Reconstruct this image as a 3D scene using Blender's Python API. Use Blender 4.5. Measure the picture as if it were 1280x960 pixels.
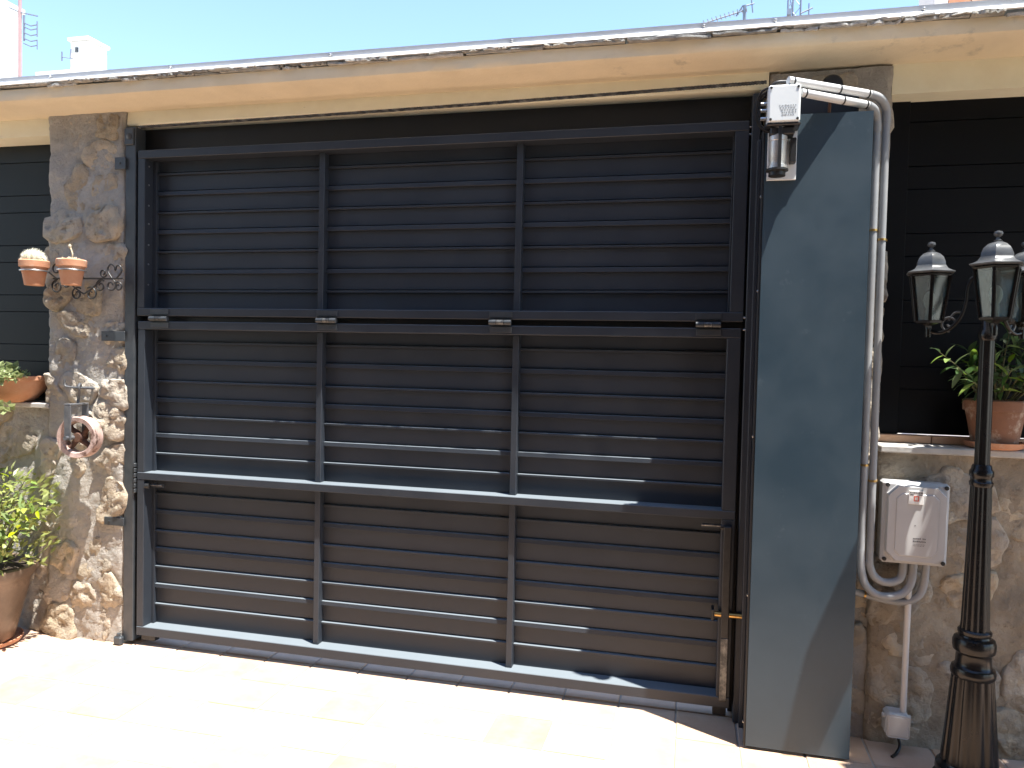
import bpy, bmesh, math, random
from mathutils import Vector, Matrix, noise
R = math.radians
PI = math.pi
scene = bpy.context.scene
for o in list(bpy.data.objects):
    bpy.data.objects.remove(o)
col = scene.collection

# ------------------------------------------------------------------ camera
CAM = Vector((2.727, -3.268, 1.5))
yaw, pitch, roll = .2361, -.0335, .0225
fw = Vector((-math.sin(yaw)*math.cos(pitch), math.cos(yaw)*math.cos(pitch), math.sin(pitch)))
rt = fw.cross(Vector((0, 0, 1))).normalized()
up = rt.cross(fw)
rx = rt*math.cos(roll) + up*math.sin(roll)
ux = -rt*math.sin(roll) + up*math.cos(roll)
cd = bpy.data.cameras.new('camera')
cam = bpy.data.objects.new('camera', cd)
col.objects.link(cam)
M = Matrix((rx, ux, -fw)).transposed().to_4x4()
M.translation = CAM
cam.matrix_world = M
cd.sensor_width = 36
cd.lens = 36*950/1280
cd.clip_start = .05
cd.clip_end = 2000
scene.camera = cam

# ------------------------------------------------------------------ light
SUN = Vector((.30, -.16, 1)).normalized()          # towards the sun
w = bpy.data.worlds.new('World')
scene.world = w
w.use_nodes = True
wn = w.node_tree.nodes
sky = wn.new('ShaderNodeTexSky')
sky.sky_type = 'NISHITA'
sky.sun_disc = False
sky.sun_elevation = math.asin(SUN.z)
sky.sun_rotation = math.atan2(SUN.x, SUN.y)
sky.air_density = 1.0
sky.dust_density = .1
sky.ozone_density = 2.2
wn['Background'].inputs['Strength'].default_value = .14
w.node_tree.links.new(sky.outputs[0], wn['Background'].inputs['Color'])
sd = bpy.data.lights.new('sun', 'SUN')
sd.energy = 5.0
sd.angle = R(.53)
sd.color = (1, .965, .90)
sun = bpy.data.objects.new('sun', sd)
col.objects.link(sun)
sun.location = (4, -3, 8)
sun.rotation_euler = (-SUN).to_track_quat('-Z', 'Y').to_euler()
vs = scene.view_settings
vs.view_transform = 'Standard'
vs.look = 'None'
vs.gamma = 1
vs.exposure = 1.52
vs.use_curve_mapping = False

# ------------------------------------------------------------------ materials
def nt(name):
    m = bpy.data.materials.new(name)
    m.use_nodes = True
    return m, m.node_tree, m.node_tree.nodes, m.node_tree.links, m.node_tree.nodes['Principled BSDF']

def mat(name, c1, c2=None, rough=.5, metal=0, nscale=8, bump=0, bscale=60, rnd=0, detail=6, spec=.5, lo=.35, hi=.65, c3=None, s3=30, lo3=.55, hi3=.7, bdist=.004, rough2=None):
    """noise mix of c1/c2, optional spots c3, fine bump, optional per-object value change"""
    m, t, n, l, b = nt(name)
    b.inputs['Metallic'].default_value = metal
    b.inputs['Roughness'].default_value = rough
    b.inputs['Specular IOR Level'].default_value = spec
    tc = n.new('ShaderNodeTexCoord')
    geo = n.new('ShaderNodeNewGeometry')
    pos = geo.outputs['Position']
    cur = None
    if c2:
        nz = n.new('ShaderNodeTexNoise')
        nz.inputs['Scale'].default_value = nscale
        nz.inputs['Detail'].default_value = detail
        nz.inputs['Roughness'].default_value = .65
        l.new(pos, nz.inputs['Vector'])
        mr = n.new('ShaderNodeMapRange')
        mr.inputs[1].default_value = lo
        mr.inputs[2].default_value = hi
        l.new(nz.outputs['Fac'], mr.inputs[0])
        mx = n.new('ShaderNodeMix')
        mx.data_type = 'RGBA'
        mx.inputs[6].default_value = (*c1, 1)
        mx.inputs[7].default_value = (*c2, 1)
        l.new(mr.outputs[0], mx.inputs[0])
        cur = mx.outputs[2]
        if rough2 is not None:
            rr = n.new('ShaderNodeMapRange')
            rr.inputs[3].default_value = rough
            rr.inputs[4].default_value = rough2
            l.new(mr.outputs[0], rr.inputs[0])
            l.new(rr.outputs[0], b.inputs['Roughness'])
        if c3:
            n3 = n.new('ShaderNodeTexNoise')
            n3.inputs['Scale'].default_value = s3
            n3.inputs['Detail'].default_value = 8
            n3.inputs['Roughness'].default_value = .7
            l.new(pos, n3.inputs['Vector'])
            m3 = n.new('ShaderNodeMapRange')
            m3.inputs[1].default_value = lo3
            m3.inputs[2].default_value = hi3
            l.new(n3.outputs['Fac'], m3.inputs[0])
            x3 = n.new('ShaderNodeMix')
            x3.data_type = 'RGBA'
            l.new(m3.outputs[0], x3.inputs[0])
            l.new(cur, x3.inputs[6])
            x3.inputs[7].default_value = (*c3, 1)
            cur = x3.outputs[2]
    if rnd:
        oi = n.new('ShaderNodeObjectInfo')
        hv = n.new('ShaderNodeHueSaturation')
        r1 = n.new('ShaderNodeMapRange')
        r1.inputs[3].default_value = 1-rnd
        r1.inputs[4].default_value = 1+rnd
        l.new(oi.outputs['Random'], r1.inputs[0])
        l.new(r1.outputs[0], hv.inputs['Value'])
        ml = n.new('ShaderNodeMath')
        ml.operation = 'MULTIPLY'
        ml.inputs[1].default_value = 7.31
        l.new(oi.outputs['Random'], ml.inputs[0])
        fr = n.new('ShaderNodeMath')
        fr.operation = 'FRACT'
        l.new(ml.outputs[0], fr.inputs[0])
        r2 = n.new('ShaderNodeMapRange')
        r2.inputs[3].default_value = 1-rnd*1.2
        r2.inputs[4].default_value = 1+rnd*1.0
        l.new(fr.outputs[0], r2.inputs[0])
        l.new(r2.outputs[0], hv.inputs['Saturation'])
        if cur: l.new(cur, hv.inputs['Color'])
        else: hv.inputs['Color'].default_value = (*c1, 1)
        cur = hv.outputs[0]
    if cur: l.new(cur, b.inputs['Base Color'])
    else: b.inputs['Base Color'].default_value = (*c1, 1)
    if bump:
        nb = n.new('ShaderNodeTexNoise')
        nb.inputs['Scale'].default_value = bscale
        nb.inputs['Detail'].default_value = 8
        nb.inputs['Roughness'].default_value = .68
        l.new(pos, nb.inputs['Vector'])
        bp = n.new('ShaderNodeBump')
        bp.inputs['Strength'].default_value = bump
        bp.inputs['Distance'].default_value = bdist
        l.new(nb.outputs['Fac'], bp.inputs['Height'])
        l.new(bp.outputs[0], b.inputs['Normal'])
    return m

def leaf_mat(name, c1, c2, rnd=.25):
    m = mat(name, c1, c2, rough=.45, nscale=25, rnd=rnd)
    n, l = m.node_tree.nodes, m.node_tree.links
    b = n['Principled BSDF']
    tr = n.new('ShaderNodeBsdfTranslucent')
    src = b.inputs['Base Color'].links[0].from_socket
    l.new(src, tr.inputs[0])
    ms = n.new('ShaderNodeMixShader')
    ms.inputs[0].default_value = .35
    l.new(b.outputs[0], ms.inputs[1])
    l.new(tr.outputs[0], ms.inputs[2])
    l.new(ms.outputs[0], n['Material Output'].inputs[0])
    return m

def sunlit_tops(m, colr, amount):  # lightens up-facing faces: sunlight on the ledge tops put into the colour
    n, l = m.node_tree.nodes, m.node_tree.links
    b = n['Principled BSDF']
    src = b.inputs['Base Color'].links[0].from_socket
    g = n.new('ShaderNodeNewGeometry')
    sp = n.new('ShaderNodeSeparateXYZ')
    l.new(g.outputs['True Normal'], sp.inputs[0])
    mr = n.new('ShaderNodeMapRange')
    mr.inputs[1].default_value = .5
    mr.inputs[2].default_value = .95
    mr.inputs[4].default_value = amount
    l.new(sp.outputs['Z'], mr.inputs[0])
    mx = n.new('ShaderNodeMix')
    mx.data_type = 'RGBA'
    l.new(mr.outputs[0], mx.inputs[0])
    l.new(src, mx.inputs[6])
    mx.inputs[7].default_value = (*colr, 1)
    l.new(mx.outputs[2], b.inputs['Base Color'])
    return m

MT = {}
MT['paint'] = sunlit_tops(mat('gate_paint', (.024, .030, .040), (.030, .036, .046), rough=.42, nscale=5, bump=.25, bscale=900, bdist=.0006, rough2=.52, spec=.4), (.25, .29, .32), .65)
MT['paint_old'] = mat('post_paint', (.032, .039, .047), (.052, .057, .062), rough=.4, nscale=14, bump=.25, bscale=500, bdist=.0008, c3=(.12, .12, .11), s3=60, lo3=.66, hi3=.76)
MT['dark_sheet'] = mat('dark_sheet', (.010, .011, .013), (.014, .015, .017), rough=.55, nscale=4, bump=.2, bscale=600, bdist=.0006)
MT['shutter_green'] = mat('dark_green_sheet', (.007, .0105, .0115), (.009, .012, .013), spec=.22, rough=.5, nscale=4, bump=.2, bscale=600, bdist=.0006)
MT['shutter_black'] = mat('black_sheet', (.0026, .0032, .0048), (.0036, .004, .0055), spec=.16, rough=.55, nscale=4, bump=.2, bscale=600, bdist=.0006)
MT['housing'] = mat('housing_sheet', (.021, .041, .059), (.030, .052, .071), rough=.38, nscale=3.2, bump=.12, bscale=300, bdist=.0006, c3=(.070, .095, .112), s3=9, lo3=.62, hi3=.80, rough2=.5)
MT['black'] = mat('black_plastic', (.012, .012, .013), rough=.4)
MT['steel'] = mat('zinc_steel', (.55, .55, .54), (.40, .40, .40), rough=.35, metal=.9, nscale=60)
MT['brass'] = mat('brass', (.62, .40, .14), (.5, .3, .1), rough=.3, metal=.9, nscale=60)
MT['worn_bar'] = mat('worn_bar', (.05, .052, .055), (.22, .22, .21), rough=.35, metal=.5, nscale=30, lo=.45, hi=.7)
MT['stone'] = mat('limestone', (.58, .49, .365), (.40, .35, .29), rough=.9, nscale=9, bump=1, bscale=30, rnd=.16, c3=(.15, .10, .065), s3=17, lo3=.58, hi3=.72, bdist=.03)
MT['mortar'] = mat('lime_mortar', (.47, .435, .385), (.34, .32, .29), rough=.95, nscale=7, bump=1, bscale=38, c3=(.18, .145, .11), s3=19, lo3=.62, hi3=.76, bdist=.02, detail=9)
MT['mortar_brown'] = mat('earth_mortar', (.45, .375, .28), (.29, .24, .18), rough=.95, nscale=7, bump=1, bscale=38, c3=(.14, .10, .07), s3=19, lo3=.58, hi3=.72, bdist=.02, detail=9)
MT['plaster'] = mat('cornice_plaster', (.80, .68, .48), (.72, .61, .43), rough=.9, nscale=4, bump=.35, bscale=60, c3=(.40, .35, .27), s3=3.5, lo3=.60, hi3=.75, bdist=.004)
MT['cream'] = mat('cream_paint', (.90, .85, .64), (.85, .79, .58), rough=.8, nscale=8, bump=.3, bscale=70, c3=(.42, .36, .26), s3=45, lo3=.68, hi3=.74, bdist=.003)
MT['slate'] = mat('mortar_chip', (.50, .48, .43), (.30, .29, .27), rough=.9, nscale=25, bump=1, bscale=70, rnd=.3, bdist=.008)
MT['flash'] = mat('zinc_flashing', (.68, .72, .78), (.60, .64, .70), rough=.5, metal=.25, nscale=3, bump=.15, bscale=12, bdist=.004)
MT['flash_white'] = mat('white_drip_edge', (.80, .80, .79), (.70, .70, .69), rough=.5, nscale=10)
MT['tile'] = mat('terracotta_tile', (.51, .335, .225), (.57, .40, .285), rough=.62, nscale=7, bump=.25, bscale=50, rnd=.13, c3=(.44, .27, .19), s3=4, lo3=.58, hi3=.75, bdist=.003)
MT['grout'] = mat('grout', (.48, .42, .36), (.40, .35, .30), rough=.95, nscale=20, bump=.4, bscale=120)
MT['ground'] = mat('paving_ground', (.40, .36, .30), (.33, .30, .26), rough=.95, nscale=1.2)
MT['sill'] = mat('stone_sill', (.48, .46, .43), (.38, .37, .35), rough=.85, nscale=10, bump=.5, bscale=60)
MT['sill_tile'] = mat('sill_tile', (.55, .33, .2), (.6, .38, .25), rough=.7, nscale=12)
MT['terra'] = mat('terracotta_pot', (.50, .22, .115), (.56, .30, .18), rough=.85, nscale=14, bump=.3, bscale=80, c3=(.55, .45, .36), s3=10, lo3=.55, hi3=.72, bdist=.003)
MT['terra_old'] = mat('weathered_pot', (.25, .12, .07), (.18, .09, .055), rough=.9, nscale=9, bump=.5, bscale=60, c3=(.52, .42, .33), s3=9, lo3=.5, hi3=.66, bdist=.004)
MT['glazed'] = mat('brown_glazed_pot', (.10, .07, .05), (.17, .12, .085), rough=.35, nscale=8, bump=.3, bscale=40, c3=(.26, .19, .14), s3=6, lo3=.5, hi3=.7)
MT['soil'] = mat('soil', (.05, .035, .025), (.09, .065, .045), rough=1, nscale=40, bump=1, bscale=90, bdist=.01)
MT['iron'] = mat('wrought_iron', (.015, .015, .016), (.03, .03, .03), rough=.45, nscale=30, metal=.2)
MT['lamp_black'] = mat('lamp_black_paint', (.006, .006, .006), (.010, .009, .009), rough=.22, spec=.32, nscale=12, bump=.15, bscale=70, c3=(.05, .048, .046), s3=30, lo3=.68, hi3=.80, bdist=.001)
MT['lamp_lit'] = mat('lamp_lit_paint', (.045, .048, .053), (.09, .095, .10), rough=.33, nscale=18, bump=.2, bscale=90, bdist=.001)  # lighter copy of the black paint, sky light on roofs and scrolls in the colour
MT['grey_box'] = mat('grey_enclosure', (.47, .47, .47), (.43, .43, .43), rough=.45, nscale=5)
MT['white_box'] = mat('white_motor_cover', (.74, .77, .77), (.70, .73, .73), rough=.4, nscale=6)
MT['white_pvc'] = mat('white_pvc', (.66, .66, .65), (.60, .60, .59), rough=.4, nscale=9)
MT['grey_pvc'] = mat('grey_pvc', (.27, .28, .29), (.33, .34, .35), rough=.45, nscale=9)
MT['alu'] = mat('cast_aluminium', (.60, .59, .57), (.45, .44, .42), rough=.42, metal=.6, nscale=25, c3=(.22, .12, .06), s3=40, lo3=.66, hi3=.74)
MT['bracket'] = mat('white_bracket', (.72, .74, .74), rough=.4)
MT['paper'] = mat('sticker_white', (.72, .72, .70), rough=.5)
MT['red'] = mat('sticker_red', (.62, .12, .07), rough=.5)
MT['ink_grey'] = mat('faded_ink', (.34, .36, .37), rough=.6)
MT['ink'] = mat('printed_ink', (.12, .12, .13), rough=.6)
MT['rim_paint'] = mat('pulley_rim_paint', (.36, .24, .20), (.50, .38, .34), rough=.7, nscale=20, bump=.4, bscale=70, c3=(.10, .05, .035), s3=16, lo3=.50, hi3=.62)
MT['rust'] = mat('rusty_iron', (.07, .035, .025), (.13, .065, .04), rough=.85, nscale=25, bump=.6, bscale=80)
MT['strap_iron'] = mat('painted_strap_iron', (.06, .065, .075), (.12, .12, .12), rough=.5, nscale=30, bump=.4, bscale=120)
MT['leaf_yellow'] = leaf_mat('leaf_yellow_green', (.26, .32, .045), (.38, .42, .08))
MT['leaf_green'] = leaf_mat('leaf_mid_green', (.13, .21, .04), (.22, .31, .08))
MT['leaf_bright'] = leaf_mat('leaf_bright_green', (.28, .38, .09), (.42, .50, .16))
MT['leaf_dark'] = leaf_mat('leaf_dark_green', (.035, .075, .022), (.06, .11, .035))
MT['stem'] = mat('plant_stem', (.14, .13, .05), (.10, .085, .04), rough=.8, nscale=30)
MT['bark'] = mat('bark', (.12, .09, .065), (.19, .15, .11), rough=.95, nscale=14, bump=1, bscale=30, bdist=.02)
MT['cactus'] = mat('woolly_cactus', (.60, .58, .44), (.50, .50, .34), rough=1, nscale=60, bump=1, bscale=160)
MT['wool'] = mat('white_spines', (.85, .83, .72), rough=.9)
MT['dry'] = mat('dry_plant', (.55, .47, .34), (.42, .34, .22), rough=.9, nscale=40)
MT['white_wall'] = mat('whitewash', (.80, .79, .77), (.75, .74, .71), rough=.9, nscale=1.5, bump=.2, bscale=20)
MT['roof_tile'] = mat('roof_tile', (.40, .20, .12), (.50, .30, .2), rough=.9, nscale=3)
MT['brick'] = mat('brick', (.50, .25, .16), (.58, .33, .22), rough=.9, nscale=8, rnd=.15, bump=.4, bscale=40)
MT['concrete'] = mat('pale_concrete', (.66, .60, .57), (.60, .55, .52), rough=.9, nscale=2)
MT['added_house_wall'] = mat('added_house_render', (.30, .25, .19), (.27, .22, .17), rough=.9, nscale=2, bump=.2, bscale=30)
MT['added_porch_wood'] = mat('added_porch_wood', (.16, .09, .05), (.11, .06, .035), rough=.7, nscale=6)
MT['mast_red'] = mat('mast_paint', (.42, .26, .24), (.35, .22, .22), rough=.6, nscale=8)
MT['antenna'] = mat('antenna_metal', (.20, .22, .26), rough=.5, metal=.5)
MT['window_glass'] = mat('far_window_glass', (.04, .05, .06), rough=.1)

def glass_mat():
    m, t, n, l, b = nt('dusty_lamp_glass')
    gl = n.new('ShaderNodeBsdfGlossy')
    gl.inputs['Roughness'].default_value = .12
    gl.inputs['Color'].default_value = (.9, .95, .95, 1)
    tr = n.new('ShaderNodeBsdfTransparent')
    tr.inputs[0].default_value = (.72, .78, .77, 1)
    df = n.new('ShaderNodeBsdfDiffuse')
    df.inputs[0].default_value = (.30, .34, .33, 1)
    fr = n.new('ShaderNodeFresnel')
    fr.inputs[0].default_value = 1.5
    m1 = n.new('ShaderNodeMixShader')
    m2 = n.new('ShaderNodeMixShader')
    nz = n.new('ShaderNodeTexNoise')
    nz.inputs['Scale'].default_value = 22
    mr = n.new('ShaderNodeMapRange')
    mr.inputs[3].default_value = .03
    mr.inputs[4].default_value = .16
    geo = n.new('ShaderNodeNewGeometry')
    l.new(geo.outputs['Position'], nz.inputs['Vector'])
    l.new(nz.outputs['Fac'], mr.inputs[0])
    l.new(mr.outputs[0], m1.inputs[0])
    l.new(tr.outputs[0], m1.inputs[1])
    l.new(df.outputs[0], m1.inputs[2])
    l.new(fr.outputs[0], m2.inputs[0])
    l.new(m1.outputs[0], m2.inputs[1])
    l.new(gl.outputs[0], m2.inputs[2])
    l.new(m2.outputs[0], n['Material Output'].inputs[0])
    return m
MT['glass'] = glass_mat()

# ------------------------------------------------------------------ builders
class B:
    """collects shapes into one bmesh"""
    def __init__(s):
        s.bm = bmesh.new()
    def box(s, x0, x1, y0, y1, z0, z1, bev=0, M=None):
        b = bmesh.new()
        r = bmesh.ops.create_cube(b, size=1)
        for v in b.verts:
            v.co = Vector(((x0+x1)/2+v.co.x*(x1-x0), (y0+y1)/2+v.co.y*(y1-y0), (z0+z1)/2+v.co.z*(z1-z0)))
        if bev:
            bmesh.ops.bevel(b, geom=list(b.edges), offset=bev, segments=1, affect='EDGES')
        s._merge(b, M)
        return s
    def _merge(s, b, M=None):
        vs = {}
        for v in b.verts:
            vs[v] = s.bm.verts.new(M @ v.co if M else v.co)
        for f in b.faces:
            try: s.bm.faces.new([vs[v] for v in f.verts])
            except ValueError: pass
        b.free()
    def poly(s, vs, fs):
        vv = [s.bm.verts.new(v) for v in vs]
        for f in fs:
            try: s.bm.faces.new([vv[i] for i in f])
            except ValueError: pass
        return s
    def prism(s, prof, x0, x1):
        """profile list of (y,z), extruded along x"""
        n = len(prof)
        vs = [(x0, y, z) for y, z in prof]+[(x1, y, z) for y, z in prof]
        fs = [(i, (i+1) % n, n+(i+1) % n, n+i) for i in range(n)]
        fs += [tuple(range(n-1, -1, -1)), tuple(range(n, 2*n))]
        return s.poly(vs, fs)
    def lathe(s, prof, seg=24, c=(0, 0, 0), mod=None, cap=True, M=None, off=0):
        """profile of (r,z) about the vertical axis"""
        rows = []
        for r, z in prof:
            row = []
            for k in range(seg):
                a = 2*PI*k/seg+off
                rr = r*(mod(a, z) if mod else 1)
                p = Vector((c[0]+rr*math.cos(a), c[1]+rr*math.sin(a), c[2]+z))
                row.append(s.bm.verts.new(M @ p if M else p))
            rows.append(row)
        for a, b in zip(rows, rows[1:]):
            for k in range(seg):
                s.bm.faces.new((a[k], a[(k+1) % seg], b[(k+1) % seg], b[k]))
        if cap:
            if prof[0][0] > 1e-5: s.bm.faces.new(rows[0][::-1])
            if prof[-1][0] > 1e-5: s.bm.faces.new(rows[-1])
        return s
    def tube(s, pts, r, seg=8, cap=True):
        pts = [Vector(p) for p in pts]
        n = len(pts)
        rr = r if isinstance(r, (list, tuple)) else [r]*n
        t0 = (pts[1]-pts[0]).normalized()
        nrm = t0.orthogonal().normalized()
        rows = []
        for i, p in enumerate(pts):
            t = (pts[min(i+1, n-1)]-pts[max(i-1, 0)]).normalized()
            nrm = (nrm-t*nrm.dot(t))
            if nrm.length < 1e-6: nrm = t.orthogonal()
            nrm.normalize()
            bn = t.cross(nrm)
            rows.append([s.bm.verts.new(p+(nrm*math.cos(2*PI*k/seg)+bn*math.sin(2*PI*k/seg))*rr[i]) for k in range(seg)])
        for a, b in zip(rows, rows[1:]):
            for k in range(seg):
                s.bm.faces.new((a[k], a[(k+1) % seg], b[(k+1) % seg], b[k]))
        if cap:
            s.bm.faces.new(rows[0][::-1])
            s.bm.faces.new(rows[-1])
        return s
    def mesh(s, name, m, smooth=None):
        me = bpy.data.meshes.new(name)
        bmesh.ops.recalc_face_normals(s.bm, faces=list(s.bm.faces))
        s.bm.to_mesh(me)
        s.bm.free()
        me.materials.append(MT[m])
        if smooth is not None:
            for p in me.polygons: p.use_smooth = True
            me.set_sharp_from_angle(angle=R(smooth))
        return me
    def build(s, name, m, parent=None, smooth=None):
        return link(name, s.mesh(name, m, smooth), parent)

def link(name, me, parent=None, loc=None):
    o = bpy.data.objects.new(name, me)
    col.objects.link(o)
    if parent is not None:
        o.parent = parent
        # children are modelled in world space unless the parent is an origin-placed Empty
        if loc is None:
            o.matrix_parent_inverse = Matrix.Translation(-world_loc(parent))
    if loc is not None: o.location = loc
    return o

def world_loc(o):
    v = Vector(o.location)
    if o.parent is not None:
        v = world_loc(o.parent)+o.matrix_parent_inverse.translation+v
    return v

def thing(name, label, cat, loc=(0, 0, 0), group=None):
    o = bpy.data.objects.new(name, None)
    o.empty_display_size = .1
    col.objects.link(o)
    o.location = loc
    return tag(o, label, cat, group)

def tag(o, label=None, cat=None, group=None, kind=None):
    if label: o['label'] = label
    if cat: o['category'] = cat
    if group: o['group'] = group
    if kind: o['kind'] = kind
    return o

def arc(c, r, a0, a1, n, ax1, ax2):
    c, ax1, ax2 = Vector(c), Vector(ax1), Vector(ax2)
    return [c+ax1*r*math.cos(a0+(a1-a0)*i/n)+ax2*r*math.sin(a0+(a1-a0)*i/n) for i in range(n+1)]

def smooth_path(pts, n=6):
    """Catmull-Rom"""
    pts = [Vector(p) for p in pts]
    out = []
    P = [pts[0]*2-pts[1]]+pts+[pts[-1]*2-pts[-2]]
    for i in range(1, len(P)-2):
        a, b, c, d = P[i-1], P[i], P[i+1], P[i+2]
        for k in range(n):
            t = k/n
            out.append(.5*((2*b)+(c-a)*t+(2*a-5*b+4*c-d)*t*t+(3*b-a-3*c+d)*t*t*t))
    out.append(pts[-1])
    return out

rng = random.Random(7)

# ================================================================== THE SETTING
# ground, patio floor with tiles
g = B()
g.poly([(-300, -300, -.03), (300, -300, -.03), (300, 300, -.03), (-300, 300, -.03)], [(0, 1, 2, 3)])
tag(g.build('ground', 'ground'), kind='structure')
floor = B().box(-4.2, 6.7, -8, .9, -.025, -.0045).build('patio_floor', 'grout')
tag(floor, kind='structure')
TP, GX0, GY0 = .245, 1.955, .045
tile_meshes = []
for k in range(4):
    b = B()
    h = TP/2-.004
    b.box(-h, h, -h, h, -.012, 0, bev=.0025)
    tile_meshes.append(b.mesh('floor_tile', 'tile'))
far = B()
for i in range(-25, 20):
    for j in range(-33, 4):
        cx, cy = GX0+(i+.5)*TP, GY0+(j+.5)*TP
        dz = rng.uniform(-.0012, .0012)
        if -1.15 < cx < 4.65 and -1.35 < cy < .35:
            t = link('floor_tile', rng.choice(tile_meshes), floor, (cx, cy, dz))
            t.rotation_euler = (rng.uniform(-.004, .004), rng.uniform(-.004, .004), rng.choice((0, PI/2, PI, -PI/2))+rng.uniform(-.006, .006))
        elif -4.1 < cx < 6.6 and -7.9 < cy < .85:
            far.box(cx-TP/2+.004, cx+TP/2-.004, cy-TP/2+.004, cy+TP/2-.004, -.012, dz)
tag(far.build('outer_floor_tiles', 'tile', floor), kind='stuff')

# ---- rubble masonry
def clip(poly, n, d):
    out = []
    for i in range(len(poly)):
        a, b = poly[i], poly[(i+1) % len(poly)]
        da, db = a.dot(n)-d, b.dot(n)-d
        if da <= 0: out.append(a)
        if (da < 0 < db) or (db < 0 < da): out.append(a+(b-a)*(da/(da-db)))
    return out

def cells(x0, x1, z0, z1, sx, sz, r):
    seeds = []
    row, z = 0, z0+sz*.5
    while z < z1:
        x = x0+sx*(.5 if row % 2 == 0 else .1)
        while x < x1+sx*.3:
            seeds.append(Vector((x+r.uniform(-.34, .34)*sx, z+r.uniform(-.30, .30)*sz)))
            x += sx*r.uniform(.75, 1.3)
        z += sz
        row += 1
    for s in seeds:
        if not (x0 < s.x < x1 and z0 < s.y < z1): continue
        p = [Vector(q) for q in ((x0, z0), (x1, z0), (x1, z1), (x0, z1))]
        for t in seeds:
            if t is s or (t-s).length > .8: continue
            n = t-s
            p = clip(p, n, n.dot((s+t)/2))
            if len(p) < 3: break
        if len(p) >= 3: yield s, p

def stone_mesh(p, y0, h, back, r, shrink, seg=28):
    c = sum(p, Vector((0, 0)))/len(p)
    rad = []
    for k in range(seg):
        a = 2*PI*k/seg
        d = Vector((math.cos(a), math.sin(a)))
        best = 9
        for i in range(len(p)):
            e0, e1 = p[i]-c, p[(i+1) % len(p)]-c
            e = e1-e0
            den = d.x*e.y-d.y*e.x
            if abs(den) < 1e-9: continue
            t = (e0.x*e.y-e0.y*e.x)/den
            u = (e0.x*d.y-e0.y*d.x)/den
            if t > 0 and -1e-4 <= u <= 1.0001: best = min(best, t)
        rad.append(best)
    for _ in range(1):
        rad = [(rad[k-1]+2*rad[k]+rad[(k+1) % seg])/4 for k in range(seg)]
    off = Vector((r.uniform(0, 90), r.uniform(0, 90), r.uniform(0, 90)))
    tx, tz = r.uniform(-.13, .13), r.uniform(-.13, .13)
    b = B()
    rings = [(1.0, None), (1.0, -.014), (.95, -.002), (.88, 0), (.72, .002), (.54, .003), (.36, .003), (.18, .003)]
    rows = []
    for f, hh in rings:
        row = []
        for k in range(seg):
            a = 2*PI*k/seg
            q = Vector((math.cos(a), math.sin(a)))*rad[k]*f*shrink
            nz = noise.noise(Vector((c.x+q.x, 0, c.y+q.y))*13+off)
            n2 = noise.noise(Vector((c.x+q.x, 5, c.y+q.y))*30+off)
            n3 = noise.noise(Vector((c.x+q.x, 2, c.y+q.y))*75+off)
            q2 = q*(1+.16*nz*f+.07*n2*f)
            y = back if hh is None else y0-(h+hh+.012*nz+.014*n2+.009*n3+tx*q.x+tz*q.y)
            row.append(b.bm.verts.new((c.x+q2.x, y, c.y+q2.y)))
        rows.append(row)
    for A, C in zip(rows, rows[1:]):
        for k in range(seg):
            b.bm.faces.new((A[k], A[(k+1) % seg], C[(k+1) % seg], C[k]))
    b.bm.faces.new(rows[-1])
    return b.mesh('stone', 'stone', 70)

def mortar_mesh(x0, x1, z0, z1, yf, yb, seed, m='mortar', amp=.014, step=.016, edge=.012):
    nx, nz = max(2, int((x1-x0)/step)), max(2, int((z1-z0)/step))
    b = B()
    gridv = []
    for j in range(nz+1):
        row = []
        for i in range(nx+1):
            x, z = x0+(x1-x0)*i/nx, z0+(z1-z0)*j/nz
            n = noise.noise(Vector((x*6, seed, z*6)))+.55*noise.noise(Vector((x*17, seed+9, z*17)))+.55*noise.noise(Vector((x*41, seed+5, z*41)))
            ex = edge*noise.noise(Vector((seed, 3, z*7))) if i in (0, nx) else 0
            e = min(i, nx-i)
            row.append(b.bm.verts.new((x+ex, yf-amp*n+(.012 if e == 0 else 0), z)))
        gridv.append(row)
    for j in range(nz):
        for i in range(nx):
            b.bm.faces.new((gridv[j][i], gridv[j][i+1], gridv[j+1][i+1], gridv[j+1][i]))
    loop = gridv[0]+[gridv[j][nx] for j in range(1, nz+1)]+gridv[nz][nx-1::-1]+[gridv[j][0] for j in range(nz-1, 0, -1)]
    bk = [b.bm.verts.new((v.co.x, yb, v.co.z)) for v in loop]
    for k in range(len(loop)):
        k2 = (k+1) % len(loop)
        b.bm.faces.new((loop[k], loop[k2], bk[k2], bk[k]))
    b.bm.faces.new(bk)
    return b.mesh('mortar', m, 60)

def masonry(name, label, cat, x0, x1, z1, yf, yb, sx, sz, seed, hmin=-.012, hmax=.010, group=None, over=.0, skip=None, keep=.86, m='mortar'):
    r = random.Random(seed)
    t = thing(name, label, cat, ((x0+x1)/2, (yf+yb)/2, 0), group)
    link('mortar', mortar_mesh(x0, x1, -.02, z1, yf, yb, seed, m), t)
    for s, p in cells(x0-over, x1+over, -.01, z1, sx, sz, r):
        if r.random() > keep: continue
        me = stone_mesh(p, yf, r.uniform(hmin, hmax), yf+.10, r, r.uniform(.86, 1.04))
        if skip and skip(s): continue
        link('stone', me, t)
    return t

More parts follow.
